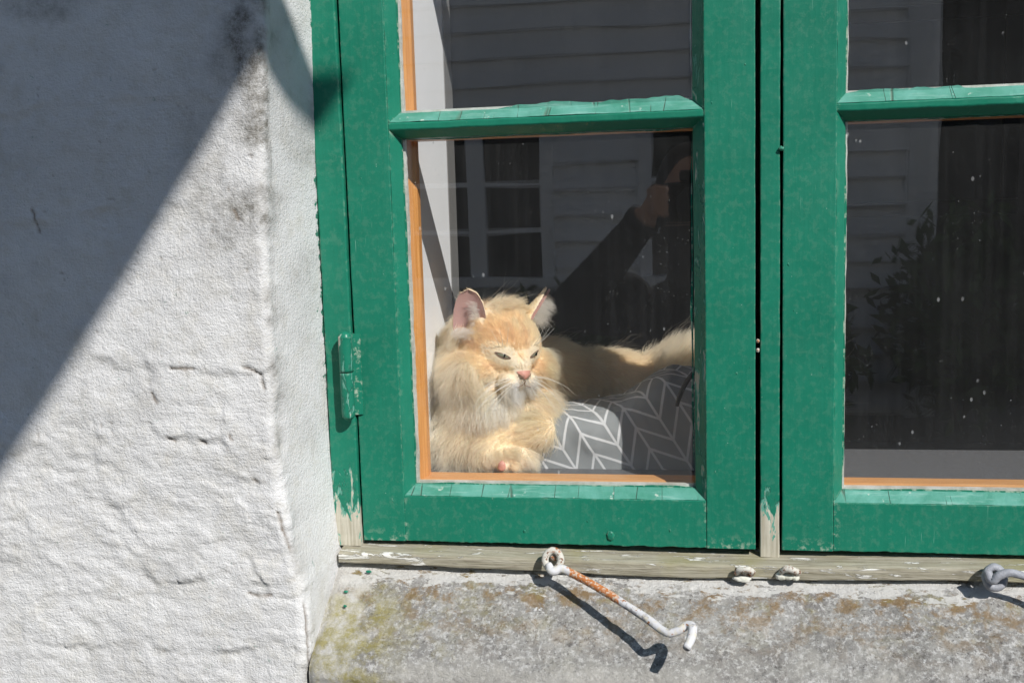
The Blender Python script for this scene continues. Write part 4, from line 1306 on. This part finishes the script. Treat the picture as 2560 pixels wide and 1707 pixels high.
white = np.maximum(white, .75 * gauss(p, (-.20, .085, -.309), (.016, .03, .016)))
white = np.maximum(white, .55 * is_tail * np.clip(.6 + 1.4 * q, 0, 1))
white = np.maximum(white, .65 * gauss(loc, (0, 6, -.2), (.9, 1.5, .7)))
colr = lerp3(colr, np.tile(WHI, (NH, 1)), np.clip(np.maximum(white, .45 * mane * (1 - is_head)), 0, 1))
colr = lerp3(colr, np.tile(PAL, (NH, 1)), np.clip(np.maximum((1 - is_head) * (.35 + .5 * mane), ruff * .9), 0, 1) * (1 - np.clip(white, 0, 1)) * .85)

K = 6
def grow(p, d0, L, fl, g, clump, curl, nclump):
    n = len(p)
    pts = np.zeros((n, K, 3)); pts[:, 0] = p - d0 * .0008
    d = d0.copy()
    for j in range(1, K):
        pts[:, j] = pts[:, j - 1] + d * (L / (K - 1))[:, None]
        d = unit(d + fl * .22 + np.array([0, 0, -g]) + curl * rng.normal(size=(n, 3)))
    if nclump:
        gi = rng.choice(n, nclump, replace=False)
        kd = kdtree.KDTree(nclump)
        for q_, i in enumerate(gi): kd.insert(p[i], q_)
        kd.balance()
        own = np.array([kd.find(v)[1] for v in p])
        tg = pts[gi][own]
        near = np.linalg.norm(p - p[gi][own], axis=1)
        for j in range(1, K):
            t = j / (K - 1)
            w = (clump * t ** 1.3 * rng.uniform(.5, 1, n) * np.clip(1.4 - near / .02, 0, 1))
            # follow the guide's shape, scaled to this hair's own length
            target = tg[:, j] + (p - tg[:, 0]) * .25
            pts[:, j] = pts[:, j] * (1 - w)[:, None] + target * w[:, None]
    # soft waves, shared by neighbouring hairs
    ph_ = 9 * fbm(p[:, 0] * 60 + p[:, 1] * 23, p[:, 2] * 60 - p[:, 1] * 31, 401, 2)
    sd_ = unit(np.cross(d0, np.array([.3, -1., .2])))
    for j in range(1, K):
        t = j / (K - 1)
        pts[:, j] += sd_ * (.085 * L * t * np.sin(ph_ + 5.0 * t))[:, None]
    pts[:, :, 2] = np.maximum(pts[:, :, 2], SILL + .0008)
    pts[:, :, 0] = np.maximum(pts[:, :, 0], -.3262 + .0012 * rng.random((n, 1)))
    pts[:, :, 1] = np.maximum(pts[:, :, 1], .0762)
    return pts

def curves_obj(name, pts, rad, colr, mat, parent):
    n, kk = pts.shape[:2]
    hc = bpy.data.hair_curves.new(name)
    hc.add_curves([kk] * n)
    hc.attributes['position'].data.foreach_set('vector', pts.astype(np.float32).ravel()) if 'position' in hc.attributes else hc.points.foreach_set('position', pts.astype(np.float32).ravel())
    ra = hc.attributes.get('radius') or hc.attributes.new('radius', 'FLOAT', 'POINT')
    prof_ = np.linspace(1, .22, kk)[None, :] * rad[:, None]
    ra.data.foreach_set('value', prof_.astype(np.float32).ravel())
    ca = hc.attributes.new('fur_color', 'FLOAT_COLOR', 'CURVE')
    ca.data.foreach_set('color', np.c_[colr, np.ones(n)].astype(np.float32).ravel())
    hc.materials.append(mat)
    o = bpy.data.objects.new(name, hc); COL.objects.link(o)
    adopt(o, parent)
    return o

m_ = keep
jit = np.clip(1 + .10 * rng.normal(size=(NH, 1)), .7, 1.12)
colr = np.clip(colr * jit, 0, .99)
pts = grow(p[m_], d0[m_], L[m_], unit(tang[m_]), .05, .50, .08, 5200)
rad = np.where(is_head[m_] > .5, .00017, .00021) * rng.uniform(.8, 1.2, m_.sum())
fur = curves_obj('fur', pts, rad, colr[m_], M['fur'], cat)
fur['kind'] = 'stuff'; fur['label'] = 'long soft cream and ginger fur with a white chest'

# long white tufts in and before the ears
tp, td, tl = [], [], []
for s in (-1, 1):
    base, axis, side, face, LL = [np.array(v) if isinstance(v, Vector) else v for v in ears[s][2]]
    inw = -s * 1.0
    for _ in range(420 if s < 0 else 900):
        t = rng.uniform(.05, .80) if s > 0 else rng.uniform(.0, .62)
        if s < 0:      # rooted along the inner rim, sweeping across the cup
            sd = rng.uniform(.55, .98) * 1.9 * (1 - t * .45)
            sgn = 1 if (side @ np.array([1., 0, 0])) > 0 else -1
            q_ = base + axis * (t * LL) + side * (sgn * sd) + face * (-.35)
            dl = -side * sgn * rng.uniform(.5, 1.0) + axis * rng.uniform(.15, .9) + face * rng.uniform(.25, .7)
            ln_ = rng.uniform(.010, .024)
        else:
            sd = rng.uniform(-1, 1) * 1.6 * (1 - t)
            q_ = base + axis * (t * LL) + side * sd + face * (-.45)
            dl = face * 1.0 + axis * rng.uniform(-.25, .45) + side * rng.uniform(-.25, .25)
            ln_ = rng.uniform(.020, .042) * (1 - .35 * t)
        tp.append(HCn + HS * (q_[0] * Rn + q_[1] * Fn + q_[2] * Un))
        td.append(dl[0] * Rn + dl[1] * Fn + dl[2] * Un); tl.append(ln_)
    # pale fluff below the ear opening
    for _ in range(500 if s < 0 else 200):
        q_ = base + axis * rng.uniform(-.5, .6) + side * rng.uniform(-1.6, 1.6) + face * rng.uniform(-.2, .9)
        tp.append(HCn + HS * (q_[0] * Rn + q_[1] * Fn + q_[2] * Un))
        dl = face * .5 - axis * rng.uniform(-.2, .9) + np.array([s * .5, -.4, 0])
        td.append(dl[0] * Rn + dl[1] * Fn + dl[2] * Un); tl.append(rng.uniform(.008, .016))
tp, td, tl = np.array(tp), unit(np.array(td)), np.array(tl)
pts = grow(tp, td, tl, td * 0, .10, .7, .05, 130)
tufts = curves_obj('ear_tufts', pts, np.full(len(tp), .00016), np.clip(np.tile(np.array([.90, .86, .80]), (len(tp), 1)) * (1 + .05 * rng.normal(size=(len(tp), 1))), 0, .95), M['fur'], cat)
tufts['kind'] = 'stuff'; tufts['label'] = 'long white hairs in the ears'

# loose long guard hairs that catch the sun
gi = rng.choice(np.where(m_ & (is_head < .5))[0], 900, replace=False)
dg_ = unit(d0[gi] + .5 * nr[gi])
pts = grow(p[gi], dg_, L[gi] * rng.uniform(1.2, 1.9, 900), unit(tang[gi]), .06, 0, .16, 0)
gh = curves_obj('guard_hairs', pts, np.full(900, .00012), np.tile(np.array([.9, .80, .64]), (900, 1)), M['fur'], cat)
gh['kind'] = 'stuff'

# whiskers
k = MB('whisker_white'); M['whisker'] = k.fin((.88, .86, .80), .35, None, .4)
wr = random.Random(12)
for s in (-1, 1):
    for i in range(7):
        row = i % 3
        st_ = on_head(s * (1.25 + .28 * (i // 3)), -1.75 - .36 * row, .0005)
        out_ = Rr * (s * wr.uniform(.75, 1.0)) + F * wr.uniform(-.15, .25) + U * (-.22 - .26 * row + wr.uniform(-.12, .12))
        out_.normalize()
        ln_ = wr.uniform(.050, .080)
        droop = Vector((0, 0, -1)) * wr.uniform(.25, .5)
        tube('whisker', [st_, st_ + out_ * ln_ * .35, st_ + (out_ + droop * .35).normalized() * ln_ * .7, st_ + (out_ + droop * .8).normalized() * ln_], [.00028, .00025, .00019, .00008], M['whisker'], cat, 5, 0, 60, 4)
for s in (-1, 1):
    for i in range(3):
        st_ = on_head(s * (1.9 + .3 * i), 1.6, .0005)
        out_ = (U * 1.0 + Rr * s * (.2 + .3 * i) + F * .6).normalized()
        tube('whisker', [st_, st_ + out_ * .012, st_ + (out_ - F * .2).normalized() * .03], [.0003, .00025, .0001], M['whisker'], cat, 5, 0, 60, 4)

# ------------------------------------------------------------------ across the street (seen mirrored in the panes)
M['siding'] = plain('white_clapboard_paint', (.86, .87, .87), .6, .05, 5, .0006)
M['dark_glass'] = plain('dark_window_glass', (.012, .014, .016), .12, .2, 3, .0, .6)
M['roof'] = plain('slate_roof', (.06, .06, .065), .7, .3, 6, .002)
OY = -6.4
oh = thing('clapboard_house', 'white clapboard house across the street mirrored in the window panes', 'house', (-1.6, OY, GROUND))
OX0, OX1 = -6.5, 1.62
def obox(name, x0, x1, y0, y1, z0, z1, mat, parent=oh, owner=None):
    V = [(x, y, z) for z in (z0, z1) for y in (y0, y1) for x in (x0, x1)]
    o = mesh_obj(name, V, [(0, 1, 3, 2), (4, 6, 7, 5), (0, 4, 5, 1), (2, 3, 7, 6), (0, 2, 6, 4), (1, 5, 7, 3)], mat, None if owner else parent)
    if owner:
        o.parent = owner; o.matrix_parent_inverse = Matrix.Identity(4)
    return o
obox('core', OX0, OX1, OY - 5.5, OY - .03, GROUND, 3.0, M['siding'])
# clapboards: each a tapered plank with its lower edge proud
zb = .52
bw = .185
i = 0
def clap(x0, x1, z0, n):
    me = None
    for j in range(n):
        if me is None:
            o = mesh_obj('clapboard', [(x0, OY - .03, 0), (x1, OY - .03, 0), (x1, OY + .040, 0), (x0, OY + .040, 0), (x0, OY - .03, bw), (x1, OY - .03, bw), (x1, OY - .010, bw), (x0, OY - .010, bw)],
                         [(0, 1, 2, 3), (4, 7, 6, 5), (3, 2, 6, 7), (0, 3, 7, 4), (1, 5, 6, 2)], M['siding'], oh)
            me = o.data
        else:
            o = bpy.data.objects.new('clapboard', me); COL.objects.link(o); adopt(o, oh)
        o.location.z = z0 + j * bw
clap(OX0, OX1 - .2, .66, 12)
clap(-.98, -.34, -.62, 6)
clap(.62, OX1 - .2, -.62, 6)
clap(OX0, -2.4, -.62, 6)
clap(OX0, OX1 - .2, -1.45, 4)
obox('corner_board', OX1 - .2, OX1, OY - .03, OY + .055, GROUND, 3.0, M['siding'])
obox('drip_board', OX0, OX1 - .2, OY - .03, OY + .06, .58, .65, M['siding'])
obox('eave', OX0 - .3, OX1 + .3, OY - 5.8, OY + .30, 3.0, 3.12, M['siding'])
mesh_obj('roof', [(OX0 - .4, OY + .35, 3.12), (OX1 + .4, OY + .35, 3.12), (OX1 + .4, OY - 2.8, 4.9), (OX0 - .4, OY - 2.8, 4.9), (OX0 - .4, OY - 5.9, 3.12), (OX1 + .4, OY - 5.9, 3.12)], [(0, 1, 2, 3), (3, 2, 5, 4), (0, 3, 4), (1, 5, 2)], M['roof'], oh)
def owin(x0, x1, z0, z1):
    w = obox('window', x0, x1, OY - .02, OY + .005, z0, z1, M['dark_glass'])
    xm = (x0 + x1) / 2
    for a, b in ((x0 - .06, x0 + .03), (x1 - .03, x1 + .06), (xm - .06, xm + .06)):
        obox('window_post', a, b, OY + .006, OY + .05, z0, z1, M['siding'], owner=w)
    for zc in (z0 + (z1 - z0) / 3, z0 + 2 * (z1 - z0) / 3):
        obox('glazing_bar', x0 + .03, xm - .06, OY + .006, OY + .035, zc - .018, zc + .018, M['siding'], owner=w)
        obox('glazing_bar', xm + .06, x1 - .03, OY + .006, OY + .035, zc - .018, zc + .018, M['siding'], owner=w)
    obox('window_sill', x0 - .12, x1 + .12, OY - .02, OY + .09, z0 - .07, z0 - .002, M['siding'], owner=w)
owin(-2.02, -1.02, -.50, .50)
owin(-.30, .58, -.50, .50)

# darker barn-red outbuilding and bushes beyond the corner
M['tar'] = plain('tarred_boards', (.018, .016, .014), .8, .3, 8, .002)
M['leaf'] = plain('bush_leaf', (.05, .10, .02), .55, .4, 9, .0005)
ob = thing('tarred_shed', 'dark tarred shed beside the white house mirrored in the right panes', 'shed', (3.6, OY - 1, GROUND))
for j in range(20):
    obox('shed_board', 1.95 + j * .17, 1.95 + j * .17 + .163, OY - 3.5, OY - .30 + .008 * (j % 2), GROUND, 2.6, M['tar'], ob)
mesh_obj('roof', [(1.7, OY - .05, 2.6), (5.6, OY - .05, 2.6), (5.6, OY - 2.0, 3.5), (1.7, OY - 2.0, 3.5), (1.7, OY - 3.8, 2.6), (5.6, OY - 3.8, 2.6)], [(0, 1, 2, 3), (3, 2, 5, 4), (0, 3, 4), (1, 5, 2)], M['roof'], ob)
def bush(x, y, h, w, seed, label):
    b = thing('shrub', label, 'shrub', (x, y, GROUND), 'shrubs along the opposite house')
    r_ = np.random.default_rng(seed)
    n = 1500
    d_ = r_.normal(size=(n, 3)); d_ /= np.linalg.norm(d_, axis=1)[:, None]
    c_ = d_ * (r_.random(n) ** .4)[:, None] * np.array([w, w * .8, h * .5]) * r_.uniform(.75, 1.1, (n, 1)) + np.array([x, y, GROUND + h * .52])
    c_[:, 2] = np.maximum(c_[:, 2], GROUND + .05)
    a_ = r_.normal(size=(n, 3)); a_ /= np.linalg.norm(a_, axis=1)[:, None]
    b_ = np.cross(a_, r_.normal(size=(n, 3))); b_ /= np.linalg.norm(b_, axis=1)[:, None]
    L_ = r_.uniform(.05, .09, (n, 1)); W_ = L_ * .38
    V = np.stack([c_ - a_ * L_, c_ + b_ * W_, c_ + a_ * L_, c_ - b_ * W_], 1).reshape(-1, 3)
    fo = mesh_obj('foliage', V, np.arange(n * 4).reshape(n, 4), M['leaf'], b)
    fo['kind'] = 'stuff'
    for q_ in range(5):
        a2 = q_ * 1.26
        tube('stem', [(x, y, GROUND), (x + .3 * w * math.cos(a2), y + .3 * w * math.sin(a2), GROUND + h * .4), (x + .6 * w * math.cos(a2), y + .6 * w * math.sin(a2), GROUND + h * .75)], [.02, .014, .006], M['dark_wood'], b, 6, 0, 60, 2)
bush(-2.3, OY + .75, .95, .55, 1, 'leafy shrub under the left window of the white house')
bush(-.9, OY + .80, 1.0, .6, 2, 'leafy shrub between the two windows of the white house')
bush(.5, OY + .75, .95, .6, 3, 'leafy shrub under the right window of the white house')
bush(1.65, OY + .65, 1.45, .55, 4, 'tall shrub at the corner of the white house')
bush(2.9, OY + 1.1, 1.5, .7, 5, 'broad shrub before the dark shed')

# ------------------------------------------------------------------ added unseen canopy, shaped to shade the upper left of the wall
M['canvas'] = plain('shade_caster_canvas', (.50, .50, .50), .9, .08, 12, .0005)
pa = thing('shade_caster', 'added unseen canvas canopy on a side mast, shaped to cast the shadow on the wall', 'shade_caster', (-2.75, -2.35, GROUND))
DT = .75                                             # how far out along the sunbeams it hangs
ZE, ZP = .775 + 1.10 * DT, 1.22 + 1.10 * DT
ex = .062 + .85 * DT                                            # right-hand edge, then spiked corners
x0, x1, y0, y1 = ex - 3.0, ex, -2.90 - DT, -.57 - DT
cxp, cyp = (x0 + x1) / 2, (y0 + y1) / 2
def corner(x, y, sx, sy):                            # corner drawn out to shape the tip of the shadow
    return [(x - sx * .004, y - sy * .30), (x - sx * .012, y - sy * .118), (x + sx * .028, y - sy * .092), (x + sx * .055, y - sy * .048), (x + sx * .052, y), (x - sx * .10, y - sy * .004)]
loop = []
loop += corner(x1, y1, 1, 1)
c2 = corner(x0, y1, -1, 1)[::-1]; loop += c2
loop += corner(x0, y0, -1, -1)
loop += corner(x1, y0, 1, -1)[::-1]
nl_ = len(loop)
def ceil_(x, y, dz=0):
    t = max(abs(x - cxp) / (x1 - cxp), abs(y - cyp) / (y1 - cyp))
    return ZE + (ZP - ZE) * max(0, 1 - t) + dz
V, Fc = [], []
rings = [1., .75, .5, .25, .02]
for dz in (0, .004):
    for q_ in rings:
        for x, y in loop:
            xx, yy = cxp + (x - cxp) * q_, cyp + (y - cyp) * q_
            V.append((xx, yy, ceil_(xx, yy, dz)))
nr_ = len(rings)
for layer in (0, 1):
    o_ = layer * nr_ * nl_
    for i in range(nr_ - 1):
        for j in range(nl_):
            f_ = (o_ + i * nl_ + j, o_ + i * nl_ + (j + 1) % nl_, o_ + (i + 1) * nl_ + (j + 1) % nl_, o_ + (i + 1) * nl_ + j)
            Fc.append(f_ if layer else f_[::-1])
    Fc.append(tuple(o_ + (nr_ - 1) * nl_ + j for j in range(nl_)))
for j in range(nl_):
    Fc.append((j, (j + 1) % nl_, nr_ * nl_ + (j + 1) % nl_, nr_ * nl_ + j))
mesh_obj('canopy', V, Fc, M['canvas'], pa)
mx_ = x0 - .25
tube('mast', [(mx_, cyp, GROUND + .06), (mx_, cyp, 1.0), (mx_, cyp, ZP + .35)], .035, M['dark_wood'], pa, 12)
tube('arm', [(mx_, cyp, ZP + .30), ((mx_ + cxp) / 2, cyp, ZP + .38), (cxp, cyp, ZP + .30), (cxp, cyp, ZP - .01)], .025, M['dark_wood'], pa, 10, 0, 60, 4)
obox('base', mx_ - .4, mx_ + .4, cyp - .4, cyp + .4, GROUND + .002, GROUND + .08, M['stone'], pa)
for sx, sy in ((x1, y1), (x0, y1), (x0, y0), (x1, y0)):
    tube('rib', [(cxp, cyp, ZP - .02), ((cxp + sx) / 2, (cyp + sy) / 2, (ZP + ZE) / 2 - .02), (sx, sy, ZE - .012)], .010, M['dark_wood'], pa, 8)

# ------------------------------------------------------------------ the photographer, mirrored in the pane
k = MB('dark_jacket'); M['jacket'] = k.fin(k.mix(k.noise(40, 4), (.012, .012, .016), (.024, .024, .03)), .85, k.bump(k.noise(90, 4), .002), .2)
k = MB('dark_trousers'); M['trousers'] = k.fin((.02, .022, .03), .9, None, .2)
k = MB('person_skin'); M['skin'] = k.fin(k.mix(k.noise(60, 4), (.46, .25, .17), (.56, .32, .23)), .5, None, .35)
k = MB('dark_hair'); M['hair'] = k.fin((.02, .013, .01), .5, None, .4)
k = MB('black_plastic'); M['black'] = k.fin((.012, .012, .012), .45, k.bump(k.noise(400, 2), .0003), .4)
per = thing('person', 'person in a dark jacket photographing the cat, mirrored in the pane', 'person', (-.02, -1.46, GROUND))
def c3(a, b, ra, rb): return ('c', a, b, ra, rb)
pp_ = [
    ('e', Vector((.0, -1.425, .015)), (.074, .094, .112), I3), ('e', Vector((.0, -1.355, -.045)), (.046, .045, .055), I3), ('e', Vector((.0, -1.330, -.010)), (.012, .018, .020), I3),
    ('e', Vector((-.078, -1.43, .0)), (.010, .018, .030), I3), ('e', Vector((.078, -1.43, .0)), (.010, .018, .030), I3),
    c3((0, -1.45, -.10), (0, -1.455, -.19), .056, .062),
    ('e', Vector((0, -1.47, -.36)), (.185, .115, .18), I3), ('e', Vector((0, -1.46, -.60)), (.165, .110, .20), I3), ('e', Vector((0, -1.46, -.76)), (.175, .120, .13), I3),
    c3((-.165, -1.455, -.235), (-.19, -1.45, -.26), .070, .064), c3((-.19, -1.45, -.26), (-.285, -1.345, -.245), .070, .062), c3((-.285, -1.345, -.245), (-.115, -1.256, -.045), .060, .038),
    c3((.165, -1.455, -.235), (.19, -1.45, -.27), .070, .064), c3((.19, -1.45, -.27), (.225, -1.35, -.40), .058, .046), c3((.225, -1.35, -.40), (.085, -1.250, -.085), .056, .038),
    c3((-.09, -1.46, -.82), (-.10, -1.45, -1.15), .088, .058), c3((-.10, -1.45, -1.15), (-.10, -1.47, -1.42), .056, .040), c3((-.10, -1.48, -1.455), (-.11, -1.33, -1.468), .040, .030),
    c3((.09, -1.46, -.82), (.10, -1.45, -1.15), .088, .058), c3((.10, -1.45, -1.15), (.10, -1.47, -1.42), .056, .040), c3((.10, -1.48, -1.455), (.11, -1.33, -1.468), .040, .030),
]
# hands on the camera: palm, four bent fingers and a thumb each
for s in (-1, 1):
    w_ = Vector((-.100, -1.247, -.028)) if s < 0 else Vector((.076, -1.242, -.066))
    pl_ = w_ + Vector((-s * .022, .004, .030))
    pp_.append(c3(w_, pl_, .022, .025))
    for q_ in range(4):
        kn = pl_ + Vector((s * .012 - s * .0, .012, .028 - q_ * .017))
        m1_ = kn + Vector((-s * .012, .030 + .002 * (q_ == 1), .004))
        e1_ = m1_ + Vector((-s * .026, .004, -.004 - .001 * q_))
        pp_.append(c3(kn, m1_, .0092, .0088)); pp_.append(c3(m1_, e1_, .0086, .0074))
    pp_.append(c3(w_ + Vector((-s * .012, -.008, .010)), pl_ + Vector((-s * .016, -.020, -.010)), .012, .0105)); pp_.append(c3(pl_ + Vector((-s * .016, -.020, -.010)), pl_ + Vector((-s * .046, -.022, .004)), .0100, .0082))
pb = fuse('body', pp_, .0052, None, per, 4, GROUND + .004)
for m__ in ('jacket', 'trousers', 'skin'): pb.data.materials.append(M[m__])
for pl_ in pb.data.polygons:
    c_ = pl_.center
    if c_.z < -.80: pl_.material_index = 1
    elif c_.z > -.050 and abs(c_.x) < .098 and c_.y < -1.29: pl_.material_index = 2
    elif c_.y > -1.262 and c_.z > -.06 and abs(c_.x) < .125: pl_.material_index = 2
    else: pl_.material_index = 0
fuse('hair', [('e', Vector((.0, -1.445, .045)), (.084, .096, .098), I3), ('e', Vector((0, -1.48, -.03)), (.080, .070, .10), I3)], .005, M['hair'], per, 3)
for a_, b_ in (((-.118, -1.258, -.049), (-.102, -1.249, -.030)), ((.088, -1.252, -.092), (.078, -1.245, -.070))):
    tube('cuff', [a_, ((a_[0] + b_[0]) / 2, (a_[1] + b_[1]) / 2, (a_[2] + b_[2]) / 2), b_], [.042, .043, .040], M['jacket'], per, 16, .001, 40, 3)
# the camera body behind the lens
cm = thing('photo_camera', 'black camera held up to the eye by the photographer', 'camera', (0, -1.26, -.05))
obox('camera_body', -.062, .062, -1.300, -1.245, -.045, .045, M['black'], cm)
obox('prism_housing', -.026, .026, -1.305, -1.243, .0455, .070, M['black'], cm)
for ch in cm.children:
    bv_ = ch.modifiers.new('b', 'BEVEL'); bv_.width = .008; bv_.segments = 3
tube('lens_barrel', [(0, -1.2445, 0), (0, -1.215, 0), (0, -1.195, 0)], [.034, .033, .032], M['black'], cm, 20)
